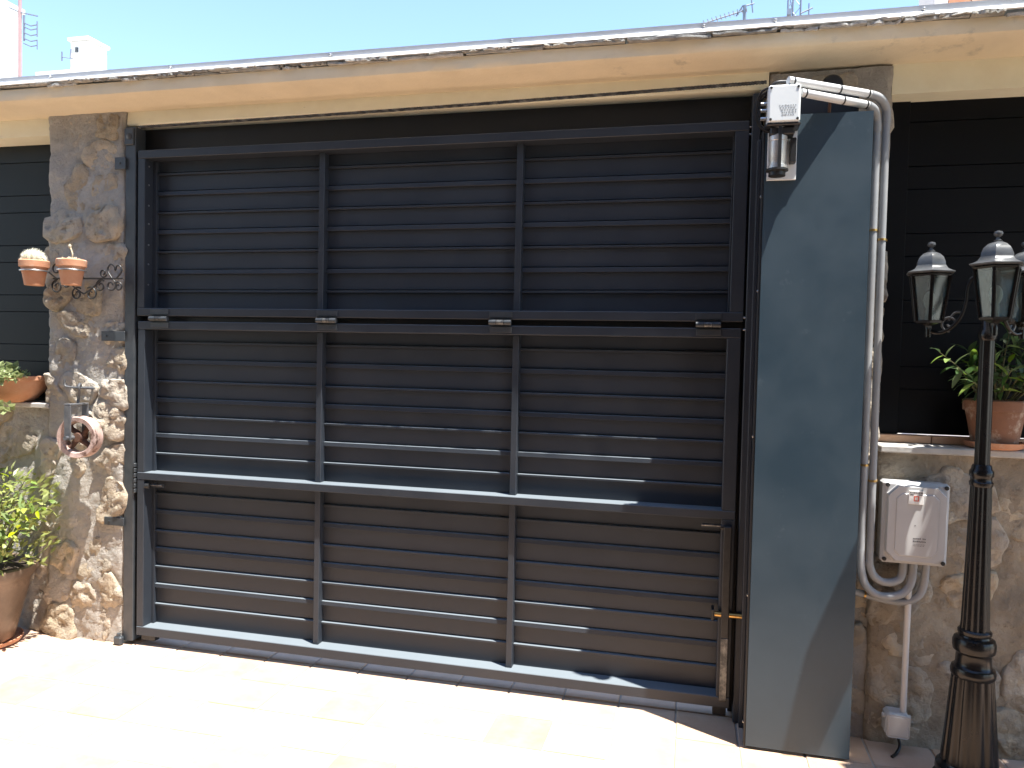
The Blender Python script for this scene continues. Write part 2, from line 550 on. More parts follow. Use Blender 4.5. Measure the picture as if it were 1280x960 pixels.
masonry('stone_pier', 'pale rubble stone pier carrying the wrought iron flower pot holder', 'pier', -.545, -.078, 2.695, .006, .40, .20, .17, 41, over=.022, hmin=-.010, hmax=.016)
masonry('stone_pier', 'rubble stone pier behind the blue grey housing and plastic conduits', 'pier', 2.985, 3.445, 2.68, .012, .40, .22, .20, 5, over=.012)
masonry('stone_wall', 'low rubble wall beneath the sill with the trailing plant bowl', 'wall', -2.6, -.53, 1.185, .03, .40, .24, .18, 8)
masonry('stone_wall', 'low rubble wall behind the grey control box and lamp post', 'wall', 3.43, 5.9, 1.165, -.01, .40, .25, .18, 31, hmin=-.010, hmax=.018, m='mortar_brown')

# sills on the low walls
sl = thing('window_sill', 'grey stone sill under the trailing plant bowl', 'sill', (-1.5, .1, 1.185))
B().box(-2.6, -.535, .0, .30, 1.186, 1.212, bev=.004).build('slab', 'sill', sl)
sr = thing('window_sill', 'pale stone sill under the tall clay pot with leafy plant', 'sill', (4.6, .1, 1.17))
B().box(3.44, 5.9, -.045, .30, 1.166, 1.194, bev=.005).build('slab', 'sill', sr)
for k in range(12):
    x = 3.455+k*.205
    B().box(x, x+.2, .085, .15, 1.196, 1.226, bev=.002).build('tile', 'sill_tile', sr)

# shutters of dark corrugated sheet above the low walls
def shutter(name, label, x0, x1, z0, z1, y, m, first, fx=None):
    t = thing(name, label, 'shutter', ((x0+x1)/2, y, z0))
    z = z1
    wide = first
    while z > z0+.01:
        hgt = .178 if wide else .092
        zb = max(z0, z-hgt)
        b = B()
        b.prism([(y+.003, z-.0008), (y, z-.004), (y, zb+.0007), (y+.03, zb+.0006), (y+.03, z-.001)], x0, x1)
        b.build('plank', m, t)
        z, wide = zb, not wide
    B().box(x0, x1, y+.028, y+.034, z0, z1).build('backing', m, t)
    if fx:
        for a, bb in fx:
            B().box(a, bb, y-.012, y+.01, z0, z1-.004, bev=.002).build('frame_post', m, t)
    return t
shutter('metal_shutter', 'dark green ribbed metal shutter beside the left stone pier', -2.6, -.50, 1.213, 2.60, .17, 'shutter_green', False)
shutter('metal_shutter', 'black ribbed metal shutter behind the lamp post', 3.40, 5.9, 1.228, 2.585, .13, 'shutter_black', False, [(3.40, 3.54)])

# ---- cornice
co = thing('roof_cornice', 'ochre plaster roof cornice with zinc flashing above the gate', 'cornice', (1.6, .1, 2.6))
XL, XR = -3.4, 6.4
def wavy_prism(prof, x0, x1, n, amp, seed, m, name, parent, smooth=35):
    b = B()
    rows = []
    for i in range(n+1):
        x = x0+(x1-x0)*i/n
        row = []
        for k, (y, z) in enumerate(prof):
            dy = amp*noise.noise(Vector((x*2.1, k*1.7, seed)))+amp*.5*noise.noise(Vector((x*9, k*3.1, seed)))
            dz = amp*.7*noise.noise(Vector((x*1.7, k*2.3, seed+7)))
            row.append(b.bm.verts.new((x, y+dy, z+dz)))
        rows.append(row)
    q = len(prof)
    for A, C in zip(rows, rows[1:]):
        for k in range(q):
            b.bm.faces.new((A[k], A[(k+1) % q], C[(k+1) % q], C[k]))
    b.bm.faces.new(rows[0]); b.bm.faces.new(rows[-1][::-1])
    return b.build(name, m, parent, smooth)
wavy_prism([(.02, 2.690), (-.015, 2.688), (-.06, 2.694), (-.11, 2.702), (-.158, 2.711), (-.166, 2.716), (-.170, 2.74), (-.168, 2.768), (.40, 2.768), (.40, 2.690)], XL, XR, 260, .004, 3, 'plaster', 'beam', co, 35)
lint = B()
lint.prism([(.02, 2.692), (.016, 2.630), (.022, 2.622), (.36, 2.622), (.36, 2.692)], -.076, 2.984)
lint.build('gate_lintel', 'cream', co)
B().prism([(.035, 2.694), (.03, 2.60), (.36, 2.60), (.36, 2.694)], XL, -.547).build('lintel', 'cream', co)
B().prism([(.025, 2.694), (.02, 2.572), (.36, 2.572), (.36, 2.694)], 3.447, XR).build('lintel', 'cream', co)
# ragged bedding mortar and chips under the flashing
r = random.Random(4)
chip_meshes = []
for k in range(10):
    b = B()
    L, D, H = 1, .05, .010
    pts = []
    n = 9
    for i in range(n+1):
        f = i/n
        x = (f-.5)*L
        j = r.uniform(-.006, .006)
        d0 = r.uniform(-.010, .010)
        pts.append([(x, -.5*D+d0, -H*.5+j*.4), (x, -.5*D+d0*.8+r.uniform(-.004, .004), H*.4+j*.3), (x, .5*D, H*.5), (x, .5*D, -H*.5)])
    vs = [v for p in pts for v in p]
    fs = [tuple(range(3, -1, -1)), tuple(range(4*n, 4*n+4))]
    for i in range(n):
        for q in range(4):
            fs.append((4*i+q, 4*i+(q+1) % 4, 4*i+4+(q+1) % 4, 4*i+4+q))
    b.poly(vs, fs)
    chip_meshes.append(b.mesh('bedding_stone', 'slate', 30))
for layer, (zc, yc) in enumerate(((2.773, -.157), (2.782, -.163))):
    x = XL
    while x < XR-.1:
        L = r.uniform(.07, .34)
        if r.random() > .08:
            o = link('bedding_stone', r.choice(chip_meshes), co, (x+L/2-co.location.x, yc+r.uniform(-.010, .010)-co.location.y, zc+r.uniform(-.003, .003)-co.location.z))
            o.scale = (L, r.uniform(.8, 1.25), r.uniform(.7, 1.1))
            o.rotation_euler = (r.uniform(-.1, .1), r.uniform(-.012, .012), r.uniform(-.03, .03))
        x += L+r.uniform(.002, .02)
wavy_prism([(-.190, 2.786), (-.180, 2.801), (-.168, 2.803), (-.168, 2.796), (-.177, 2.794), (-.183, 2.784)], XL, XR, 160, .003, 11, 'flash_white', 'drip_edge', co, 30)
xs = [XL, -1.05, .55, 1.9, 3.02, 4.8, XR]
for a, b_ in zip(xs, xs[1:]):
    wavy_prism([(-.170, 2.797), (-.177, 2.824), (.45, 2.87), (.45, 2.86), (-.165, 2.814), (-.161, 2.793)], a+.002, b_+.012, 30, .0025, a, 'flash', 'flashing_sheet', co, 30)
for x in (-.35, .32, 1.13, 1.95, 2.72, 2.985, 3.5):
    B().lathe([(.0, 0), (.007, .001), (.007, .006), (.004, .010), (0, .011)], 8, (0, 0, 0), M=Matrix.Translation((x, -.1725, 2.812)) @ Matrix.Rotation(R(90), 4, 'X')).build('screw', 'steel', co)

# ================================================================== GATE FRAME
gf = thing('gateway', 'dark steel gateway posts and header panel fixed between the stone piers', 'gateway', (1.45, .05, 0))
B().box(-.072, -.014, .0, .075, .02, 2.612, bev=.003).build('post', 'paint_old', gf)
B().box(2.922, 2.956, -.005, .08, .0, 2.60, bev=.003).build('post', 'paint', gf)
B().box(2.905, 2.99, .0995, .12, .0, 2.449).build('closing_sheet', 'dark_sheet', gf)
B().box(-.074, .02, .0995, .12, .0, 2.449).build('closing_sheet', 'dark_sheet', gf)
B().box(-.075, 2.985, .099, .118, 2.45, 2.624, bev=.002).build('header_panel', 'dark_sheet', gf)

def strap(z, x0, h, m='paint_old'):
    b = B()
    b.box(x0, -.062, -.012, -.004, z-h/2, z+h/2, bev=.0015)
    b.lathe([(0, 0), (.006, 0), (.006, .004), (0, .005)], 8, M=Matrix.Translation((x0+.03, -.011, z)) @ Matrix.Rotation(R(90), 4, 'X'))
    b.build('wall_strap', m, gf)
strap(1.568, -.20, .05); strap(.628, -.178, .042, 'paint_old'); strap(2.43, -.125, .06)
b = B()
b.box(-.108, -.060, -.03, .0, .0, .045, bev=.008)
b.lathe([(.010, .045), (.010, .058), (0, .062)], 8, (-.085, -.015, 0))
b.build('post_foot', 'paint_old', gf)
b = B()
b.box(-.070, -.018, -.012, -.001, 2.52, 2.60, bev=.003)
b.lathe([(.016, 0), (.016, .035), (.0, .04)], 10, M=Matrix.Translation((-.04, .02, 2.56)) @ Matrix.Rotation(R(90), 4, 'X'))
b.build('pivot_bracket', 'paint_old', gf)

# ================================================================== FOLDING GATE
gt = thing('folding_gate', 'large dark grey folding metal gate of horizontal ribs in nine bays', 'gate', (1.456, .04, .05))
W = 2.913
D0, D1 = 0.0, .094
def part(name, m, parent, *a, bev=.0025, **k):
    return B().box(*a, bev=bev).build(name, m, parent)
top = dict(z0=1.672, z1=2.492)
rails = [(2.452, 2.492), (1.672, 1.711), (1.605, 1.645), (.849, .886), (.055, .100)]
for k, (z0, z1) in enumerate(rails):
    x0, x1 = (.0, W) if k in (0, 1) else (.006, W-.006)
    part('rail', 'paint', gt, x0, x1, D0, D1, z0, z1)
# stiles
for z0, z1, dx in ((1.7115, 2.4515, 0), (.1005, 1.6045, .006)):
    if z1 > 2:
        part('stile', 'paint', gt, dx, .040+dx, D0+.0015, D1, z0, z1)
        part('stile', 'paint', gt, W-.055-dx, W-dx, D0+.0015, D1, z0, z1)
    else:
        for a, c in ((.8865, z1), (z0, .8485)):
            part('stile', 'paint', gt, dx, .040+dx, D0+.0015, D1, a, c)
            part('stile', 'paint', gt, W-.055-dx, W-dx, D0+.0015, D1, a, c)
MX = [.985, 1.945]
for z0, z1 in ((1.7115, 2.4515), (.8865, 1.6045), (.1005, .8485)):
    for x in MX:
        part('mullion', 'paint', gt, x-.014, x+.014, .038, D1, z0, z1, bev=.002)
leaves = [(1.7115, 2.4515, [2.388, 2.296, 2.194, 2.103, 1.998, 1.902, 1.800]),
          (.8865, 1.6045, [1.541, 1.450, 1.343, 1.255, 1.164, 1.074, .975]),
          (.1005, .8485, [.770, .681, .576, .487, .393, .300, .198])]
bays = [(.041, MX[0]-.0145), (MX[0]+.0145, MX[1]-.0145), (MX[1]+.0145, W-.062)]
SB, SF = .081, .066
for z0, z1, led in leaves:
    for x0, x1 in bays:
        zs = [z1]+led+[z0]
        for i in range(len(zs)-1):
            zt, zb = zs[i], zs[i+1]
            # face of the slat down to the next ledge, then the ledge nose
            pr = []
            ztop = zt-(0 if i == 0 else (.0070 if i % 2 == 1 else .0170))
            pr.append((SB, ztop))
            j = i+1
            if i == len(zs)-2:
                pr += [(SB, zb), (SB+.006, zb), (SB+.006, ztop)]
            elif j % 2 == 1:      # thin lip under a short slope
                pr += [(SB, zb+.0115), (SB+.010, zb+.0105), (SB+.010, zb+.0060), (SF+.0022, zb+.0045), (SF+.001, zb+.0035), (SF+.001, zb-.0045), (SF+.003, zb-.0055), (SB, zb-.0060), (SB+.0005, zb-.006), (SB+.011, zb-.004), (SB+.011, ztop)]
            else:                 # square nose
                pr += [(SB, zb+.0115), (SB+.010, zb+.0105), (SB+.010, zb+.0060), (SF+.0040, zb+.0050), (SF+.0025, zb+.0040), (SF, zb-.014), (SF+.002, zb-.0155), (SB, zb-.016), (SB+.0005, zb-.016), (SB+.011, zb-.012), (SB+.011, ztop)]
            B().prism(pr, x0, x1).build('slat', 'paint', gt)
B().box(.004, W-.004, .0945, .0985, 1.66, 2.49).build('light_stop_skin', 'dark_sheet', gt)  # added backing sheets, keep sky light from behind off the floor gap
B().box(.004, W-.004, .0945, .0985, .03, 1.655).build('light_stop_skin', 'dark_sheet', gt)
B().box(.0, W, .055, .0985, 1.6455, 1.6715).build('weather_seal', 'black', gt)
# side infill strips beside the slats (fixing angles)
for z0, z1, led in leaves:
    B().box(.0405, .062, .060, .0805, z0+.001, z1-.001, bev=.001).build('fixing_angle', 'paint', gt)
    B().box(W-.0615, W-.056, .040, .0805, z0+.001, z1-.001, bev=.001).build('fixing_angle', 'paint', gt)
    for z in led:
        B().lathe([(.0045, 0), (.0045, .003), (0, .004)], 8, M=Matrix.Translation((.0405, .030, z+.03)) @ Matrix.Rotation(R(90), 4, 'Y')).build('rivet', 'steel', gt)
# hinges between the two leaves
for x in (.08, .99, 1.83, 2.722):
    h = part('hinge', 'paint_old', gt, x, x+.105, -.004, -.0002, 1.680, 1.706, bev=.001)
    B().box(x+.004, x+.105, -.004, -.0002, 1.614, 1.640, bev=.001).build('lower_plate', 'paint_old', h)
    for q in range(3):
        b = B()
        b.tube([(x+.002+q*.034, -.008, 1.6585), (x+.034+q*.034, -.008, 1.6585)], .0125, 12)
        b.build('knuckle', 'worn_bar' if q == 1 else 'paint_old', h, 40)
# latches, bars and bolts
def latch(x0, x1, z, px):
    l = part('latch', 'paint', gt, min(x0, x1), max(x0, x1), .020, .034, z-.008, z+.008, bev=.002)
    B().tube([(px-.012, .010, z), (px+.012, .010, z)], .014, 10).build('pin', 'iron', l, 40)
    B().tube([(x0, .014, z+.004), (x1, .014, z+.006)], .0055, 8).build('lever', 'worn_bar', l, 40)
latch(.045, .145, .818, .062)
latch(2.772, 2.87, .815, 2.862)
vb = part('lock_bar', 'iron', gt, 2.862, 2.893, -.030, -.004, .092, .826, bev=.003)
B().box(2.8635, 2.8915, -.0325, -.0302, .10, .36, bev=.001).build('worn_plate', 'worn_bar', vb)
bolt = B().tube([(2.835, -.016, .455), (2.862, -.016, .455)], .011, 12).build('bolt', 'brass', gt, 40)
B().tube([(2.893, -.016, .455), (2.957, -.016, .455)], .011, 12).build('shank', 'brass', bolt, 40)
B().box(2.822, 2.833, -.035, .03, .432, .478, bev=.002).build('bolt_knob', 'iron', bolt)
B().box(.02, .10, .02, .06, .024, .0545, bev=.003).build('stop_foot', 'iron', gt)
B().box(2.84, 2.895, .02, .06, .012, .0545, bev=.003).build('stop_foot', 'iron', gt)
for z in (1.69, 1.64, 2.47, 2.44):
    B().tube([(W+.0005, .018, z), (W+.025, .018, z)], .0045, 8).build('pin', 'steel', gt)
for z in (.30, .60):
    B().tube([(.006, -.006, z), (.006, .006, z)], .005, 8).build('rivet', 'paint_old', gt) if False else None
b = B()
for k in range(6):
    b.box(-.011, -.001, -.006, .012, .78+k*.026, .80+k*.026, bev=.002)
b.build('side_hinge', 'paint_old', gt)

# twisted pull cable under the lintel
b = B()
for s in range(3):
    pts = []
    n = 900
    for i in range(n+1):
        f = i/n
        x = .03+2.94*f
        z = 2.597+.035*f-.006*math.sin(PI*f)
        a = i*.55+s*2*PI/3
        pts.append((x, -.030+.0042*math.cos(a), z+.0042*math.sin(a)))
    b.tube(pts, .0036, 5)
tag(b.build('twisted_cable', 'worn_bar', None, 60), 'thin twisted steel cable stretched under the cream lintel across the gate', 'cable')

# ================================================================== HOUSING
ho = thing('mechanism_housing', 'tall blue grey sheet metal housing standing beside the gate', 'housing', (3.15, -.1, 0))
HX0, HX1, HF = 2.960, 3.337, -.213
B().box(HX0, HX1, HF, HF+.003, .012, 2.441).build('front_panel', 'housing', ho)
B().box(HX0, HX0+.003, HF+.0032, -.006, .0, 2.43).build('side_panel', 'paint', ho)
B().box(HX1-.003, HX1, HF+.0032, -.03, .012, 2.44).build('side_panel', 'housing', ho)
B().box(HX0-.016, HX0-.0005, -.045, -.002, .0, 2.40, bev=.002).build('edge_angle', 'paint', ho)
B().box(HX0-.008, HX0-.0005, HF+.004, HF+.03, .01, 2.40, bev=.001).build('edge_strip', 'dark_sheet', ho)
for z in (.10, .60, 1.22, 1.78, 2.14):
    B().lathe([(0, 0), (.006, 0), (.006, .003), (.002, .005), (0, .005)], 8, M=Matrix.Translation((HX0-.008, HF+.016, z)) @ Matrix.Rotation(R(-90), 4, 'Y')).build('screw', 'steel', ho)
b = B()
b.tube([(3.185, -.20, 2.44), (3.186, -.205, 2.50)], .006, 6)
b.build('hanger', 'rust', ho)
B().box(HX0+.012, 3.30, -.135, -.03, 2.30, 2.55, bev=.003).build('inner_box', 'dark_sheet', ho)

# ================================================================== MOTOR
mo = thing('gate_motor', 'white boxed gate motor with bare metal cylinder mounted above the housing', 'motor', (3.01, -.25, 2.2))
br = B().box(2.968, 3.072, HF-.016, HF-.004, 2.195, 2.44, bev=.001).build('bracket', 'bracket', mo)
B().box(2.968, 3.072, HF-.014, -.02, 2.44, 2.448).build('shelf', 'bracket', mo) if False else None
cv = B().box(2.958, 3.070, -.318, -.225, 2.385, 2.520, bev=.006).build('motor_cover', 'white_box', mo)
for x in (2.967, 3.061):
    for z in (2.395, 2.510):
        B().lathe([(0, 0), (.005, 0), (.005, .0025), (0, .003)], 8, M=Matrix.Translation((x, -.3178, z)) @ Matrix.Rotation(R(90), 4, 'X')).build('screw', 'iron', cv)
B().box(2.955, 3.073, -.3145, -.222, 2.3745, 2.3845, bev=.003).build('cover_seal', 'black', cv)
# printed lines
r = random.Random(2)
b = B()
for row in range(5):
    x = 2.992+r.uniform(0, .014)
    while x < 3.052:
        wdt = r.uniform(.0025, .008)
        b.box(x, x+wdt, -.3187, -.3181, 2.408+row*.0085, 2.411+row*.0085+r.uniform(0, .002))
        x += wdt+r.uniform(.002, .005)
b.build('printed_lines', 'ink_grey', cv)
B().lathe([(.034, 0), (.034, .012), (.030, .014), (.030, .030), (.031, .032), (.031, .100), (.033, .102), (.033, .118), (.028, .120), (.028, .150)], 24, (3.000, -.272, 2.225)).build('cylinder', 'alu', mo, 40)
B().lathe([(.020, -.028), (.030, -.026), (.030, -.012), (.040, -.008), (.040, -.001), (.034, 0)], 24, (3.000, -.272, 2.225)).build('end_cap', 'iron', mo, 40)
B().box(2.998, 3.010, -.310, -.3035, 2.222, 2.372, bev=.001).build('strap', 'black', mo)
B().box(2.97, 3.055, -.30, -.232, 2.345, 2.373, bev=.004).build('gear_head', 'iron', mo)
B().box(3.045, 3.066, -.27, -.231, 2.25, 2.34, bev=.002).build('capacitor', 'black', mo)
b = B()
for dz, dy in ((0, 0), (.012, -.012), (-.014, .008)):
    b.tube(smooth_path([(2.975, -.26+dy, 2.528+dz*.3), (2.935, -.25+dy, 2.50+dz), (2.925, -.24+dy, 2.44+dz), (2.945, -.245+dy, 2.385), (2.985, -.25+dy, 2.365)]), .0042, 6)
b.tube(smooth_path([(3.03, -.25, 2.552), (2.99, -.26, 2.548), (2.965, -.255, 2.528), (2.952, -.24, 2.50)]), .006, 6)
b.build('cable', 'black', mo, 60)
b = B()
for z in (2.47, 2.445, 2.415):
    b.tube([(2.936, -.262, z), (2.957, -.262, z)], .007, 8)
b.build('cable_gland', 'steel', mo, 40)
B().tube(smooth_path([(3.165, -.04, 2.60), (3.09, -.12, 2.585), (3.03, -.2, 2.553)]), .003, 6).build('wire', 'black', mo, 60)

# black round junction on the pier top
jt = B()
jt.lathe([(.040, 0), (.040, .028), (.034, .036), (0, .037)], 20, M=Matrix.Translation((3.215, -.03, 2.597)) @ Matrix.Rotation(R(90), 4, 'X'))
tag(jt.build('round_junction', 'black', None, 35), 'small round black junction cap on the pier top above the conduits', 'junction cap')

# ================================================================== CONDUITS
def conduit(label, xa, za, xb, zb, xv, zbend, cr, path2, ya, yb, ends):
    t = thing('conduit', label, 'conduit', (xv, yb, 1.2), 'grey plastic conduits beside the housing')
    p0, p1 = Vector((xa, ya, za)), Vector((xb, yb-.06, zb))
    B().tube([p0, p1], .0148, 14).build('white_pipe', 'white_pvc', t, 40)
    el = smooth_path([p1, (xb+(xv-xb)*.55, yb-.04, zb-.012), (xv-.005, yb-.01, zb-cr*.7), (xv, yb, zb-cr*1.5)], 8)
    B().tube(el, .0160, 14).build('elbow', 'grey_pvc', t, 40)
    B().tube([el[-1]+Vector((0, 0, .01)), (xv, yb, zbend)], .0138, 14).build('upright_pipe', 'grey_pvc', t, 40)
    u = B().tube(smooth_path([(xv, yb, zbend+.012)]+path2, 8), .0150, 14).build('bend', 'grey_pvc', t, 40)
    for f in (.06, .30, .62, .97):
        q = p0+(p1-p0)*f
        d = (p1-p0).normalized()
        if f in (.06, .97, .62): B().tube([q-d*.003, q+d*.003], .0162, 12).build('cable_tie', 'black', t, 40)
    for z in ends:
        c = B().tube([(xv, yb, z-.004), (xv, yb, z+.004)], .0162, 12).build('clip', 'brass', t, 40)
        B().box(xv-.022, xv+.022, yb+.012, yb+.02, z-.004, z+.004).build('clip_tab', 'brass', c)
conduit('grey conduit from motor arching over pier edge, outer of the upright pair', 3.026, 2.537, 3.333, 2.518, 3.405, .74, .06,
        [(3.405, -.10, .735), (3.420, -.10, .695), (3.452, -.10, .672), (3.492, -.095, .672), (3.522, -.09, .695), (3.530, -.085, .76)], -.305, -.10, (1.985, 1.06))
conduit('grey conduit from motor hugging the housing edge, inner of the upright pair', 3.0715, 2.492, 3.325, 2.477, 3.372, .78, .055,
        [(3.372, -.105, .77), (3.378, -.105, .70), (3.400, -.105, .645), (3.450, -.105, .617), (3.520, -.10, .628), (3.556, -.092, .675), (3.565, -.085, .76)], -.30, -.105, (2.02, 1.12))
t = thing('conduit', 'short grey conduit coming from behind the housing foot and curving up to the control box', 'conduit', (3.45, -.06, .6), 'grey plastic conduits beside the housing')
B().tube(smooth_path([(3.315, -.07, .622), (3.40, -.07, .607), (3.50, -.07, .590), (3.565, -.07, .600), (3.603, -.07, .645), (3.613, -.075, .76)], 8), .0142, 14).build('bend', 'grey_pvc', t, 40)
B().tube([(3.395, -.07, .608), (3.402, -.07, .607)], .0165, 12).build('clip', 'brass', t, 40)

# ================================================================== CONTROL BOX
cb = thing('control_box', 'grey plastic gate control box screwed to the rubble wall', 'control box', (3.556, -.07, .75))
CX0, CX1, CZ0, CZ1 = 3.440, 3.672, .750, 1.064
CM = Matrix.Translation((3.556, 0, .907)) @ Matrix.Rotation(R(.6), 4, 'Y') @ Matrix.Translation((-3.556, 0, -.907))
def octo(x0, x1, z0, z1, c, y0, y1, tp=0):
    p = [(x0+c, z0), (x1-c, z0), (x1, z0+c), (x1, z1-c), (x1-c, z1), (x0+c, z1), (x0, z1-c), (x0, z0+c)]
    mx, mz = (x0+x1)/2, (z0+z1)/2
    vs = [(x, y1, z) for x, z in p]+[(mx+(x-mx)*(1-tp), y0, mz+(z-mz)*(1-tp)) for x, z in p]
    return vs, [tuple(range(8)), tuple(range(15, 7, -1))]+[(i, (i+1) % 8, 8+(i+1) % 8, 8+i) for i in range(8)]
B().box(CX0+.004, CX1-.004, -.085, -.025, CZ0+.004, CZ1-.004, bev=.008, M=CM).build('base', 'grey_box', cb)
ld = B()
ld.box(CX0, CX1, -.118, -.0855, CZ0, CZ1, bev=.010, M=CM)
lid = ld.build('lid', 'grey_box', cb)
b = B()
vs, fs = octo(CX0+.012, CX1-.012, CZ0+.010, CZ1-.010, .035, -.138, -.1175, .04)
b.poly([CM @ Vector(v) for v in vs], fs)
pan = b.build('raised_front', 'grey_box', lid)
b = B()
vs, fs = octo(CX0+.042, CX1-.042, CZ0+.035, CZ1-.04, .018, -.1415, -.1375, .03)
b.poly([CM @ Vector(v) for v in vs], fs)
b.build('inner_panel', 'grey_box', lid)
for x in (CX0+.014, CX1-.014):
    for z in (CZ0+.014, CZ1-.014):
        B().lathe([(.004, 0), (.008, .0), (.008, .006), (.003, .007), (0, .005)], 12, M=CM @ Matrix.Translation((x, -.116, z)) @ Matrix.Rotation(R(90), 4, 'X')).build('screw', 'iron', lid)
stk = B().box(3.522, 3.574, -.1455, -.1418, .985, 1.037, bev=.001, M=CM).build('sticker', 'paper', cb)
def flat(name, m, x0, x1, z0, z1, y, parent):
    return B().box(x0, x1, y-.0006, y, z0, z1, M=CM).build(name, m, parent)
b = B()
b.box(3.540, 3.5435, -.1462, -.1456, .997, 1.017, M=CM); b.box(3.5545, 3.558, -.1462, -.1456, .997, 1.017, M=CM)
b.box(3.5436, 3.5544, -.1462, -.1456, 1.0135, 1.017, M=CM); b.box(3.5436, 3.5544, -.1462, -.1456, .997, 1.0005, M=CM)
b.build('red_square', 'red', stk)
r = random.Random(9)
b = B()
x = 3.526
while x < 3.568:
    wd = r.uniform(.0025, .005)
    b.box(x, x+wd, -.1462, -.1456, 1.0265, 1.0325-r.uniform(0, .0015), M=CM)
    x += wd+.0016
b.box(3.527, 3.539, -.1462, -.1456, 1.0200, 1.0235, M=CM); b.box(3.556, 3.569, -.1462, -.1456, 1.0200, 1.0235, M=CM)
b.build('printed_lines', 'ink', stk)
b = B()
for row, (xa, xb) in enumerate(((3.545, 3.572), (3.578, 3.588), (3.545, 3.588))):
    x = xa
    z = .853 if row < 2 else .842
    while x < xb:
        wd = r.uniform(.002, .005)
        b.box(x, x+wd, -.1421, -.1416, z, z+.006-r.uniform(0, .002), M=CM)
        x += wd+.0013
for row in range(2):
    x = 3.546
    while x < 3.586:
        wd = r.uniform(.001, .003)
        b.box(x, x+wd, -.1421, -.1416, .832-row*.005, .8345-row*.005, M=CM)
        x += wd+.003
b.box(3.548, 3.552, -.1421, -.1416, .903, .906, M=CM)
b.build('printed_lines', 'ink', cb)

dp = B().tube([(3.556, -.07, .768), (3.553, -.068, .155)], .0115, 12)
dpo = thing('down_pipe', 'thin straight pale pipe dropping from control box to junction box', 'pipe', (3.553, -.07, .15))
dp.build('pipe', 'white_pvc', dpo, 40)
B().tube([(3.5555, -.07, .700), (3.5555, -.07, .752)], .015, 12).build('gland', 'grey_pvc', dpo, 40)
jb = thing('junction_box', 'small square white junction box low on the rubble wall', 'junction box', (3.53, -.07, .06))
JM = Matrix.Translation((3.53, 0, .11)) @ Matrix.Rotation(R(2), 4, 'Y') @ Matrix.Translation((-3.53, 0, -.11))
b = B(); b.box(3.487, 3.573, -.098, -.02, .066, .158, bev=.012, M=JM); b.build('body', 'white_pvc', jb)
b = B(); b.box(3.489, 3.571, -.106, -.0985, .068, .156, bev=.007, M=JM); b.build('lid', 'white_pvc', jb)
B().tube(smooth_path([(3.535, -.06, .068), (3.545, -.075, .03), (3.528, -.10, .008), (3.505, -.13, .005)]), .006, 8).build('cable', 'black', jb, 60)
B().tube([(3.480, -.06, .135), (3.490, -.06, .135)], .010, 10).build('gland', 'white_pvc', jb, 40)
B().tube([(3.572, -.06, .135), (3.582, -.06, .135)], .010, 10).build('gland', 'white_pvc', jb, 40)

# ================================================================== LAMP POST
LP = Vector((3.722, -.275, 0))
lp = thing('lamp_post', 'black cast garden lamp post with three lanterns beside the control box', 'lamp post', LP)
LS = .87
def thin(p): return [(a*LS, z) for a, z in p]
def flute(n, d):
    return lambda a, z: 1-d*(.5-.5*math.cos(n*a))**2
c = tuple(LP)
B().lathe(thin([(.132, 0), (.135, .012), (.132, .03), (.118, .038), (.118, .05), (.124, .058), (.122, .075), (.110, .084), (.106, .095)]), 40, c).build('foot', 'lamp_black', lp, 40)
B().lathe(thin([(.106, .0955), (.1055, .11), (.103, .13), (.092, .25), (.083, .35), (.078, .405)]), 120, c, mod=flute(12, .07)).build('bell', 'lamp_black', lp, 40)
B().lathe(thin([(.078, .4055), (.082, .412), (.083, .425), (.079, .437), (.070, .442), (.066, .452), (.064, .485), (.067, .492), (.076, .498), (.079, .512), (.079, .530), (.074, .542), (.060, .549), (.058, .555), (.062, .562), (.062, .570), (.056, .576)]), 40, c).build('collar', 'lamp_black', lp, 40)
B().lathe(thin([(.055, .5765), (.053, .60), (.047, .80), (.042, 1.0), (.040, 1.085)]), 80, c, mod=flute(10, .09)).build('shaft', 'lamp_black', lp, 40)
B().lathe(thin([(.040, 1.0855), (.043, 1.092), (.044, 1.10), (.039, 1.106), (.039, 1.118), (.044, 1.124), (.044, 1.14), (.038, 1.147), (.036, 1.158), (.033, 1.163)]), 32, c).build('ring', 'lamp_black', lp, 40)
B().lathe(thin([(.029, 1.1635), (.0285, 1.4), (.028, 1.60)]), 60, c, mod=flute(8, .09)).build('upper_shaft', 'lamp_black', lp, 40)
B().lathe(thin([(.028, 1.6005), (.034, 1.61), (.034, 1.63), (.026, 1.64), (.024, 1.80), (.030, 1.81), (.030, 1.84), (.018, 1.855), (.010, 1.862), (.016, 1.872), (.017, 1.882), (.011, 1.892), (0, 1.896)]), 24, c).build('top_hub', 'lamp_black', lp, 40)
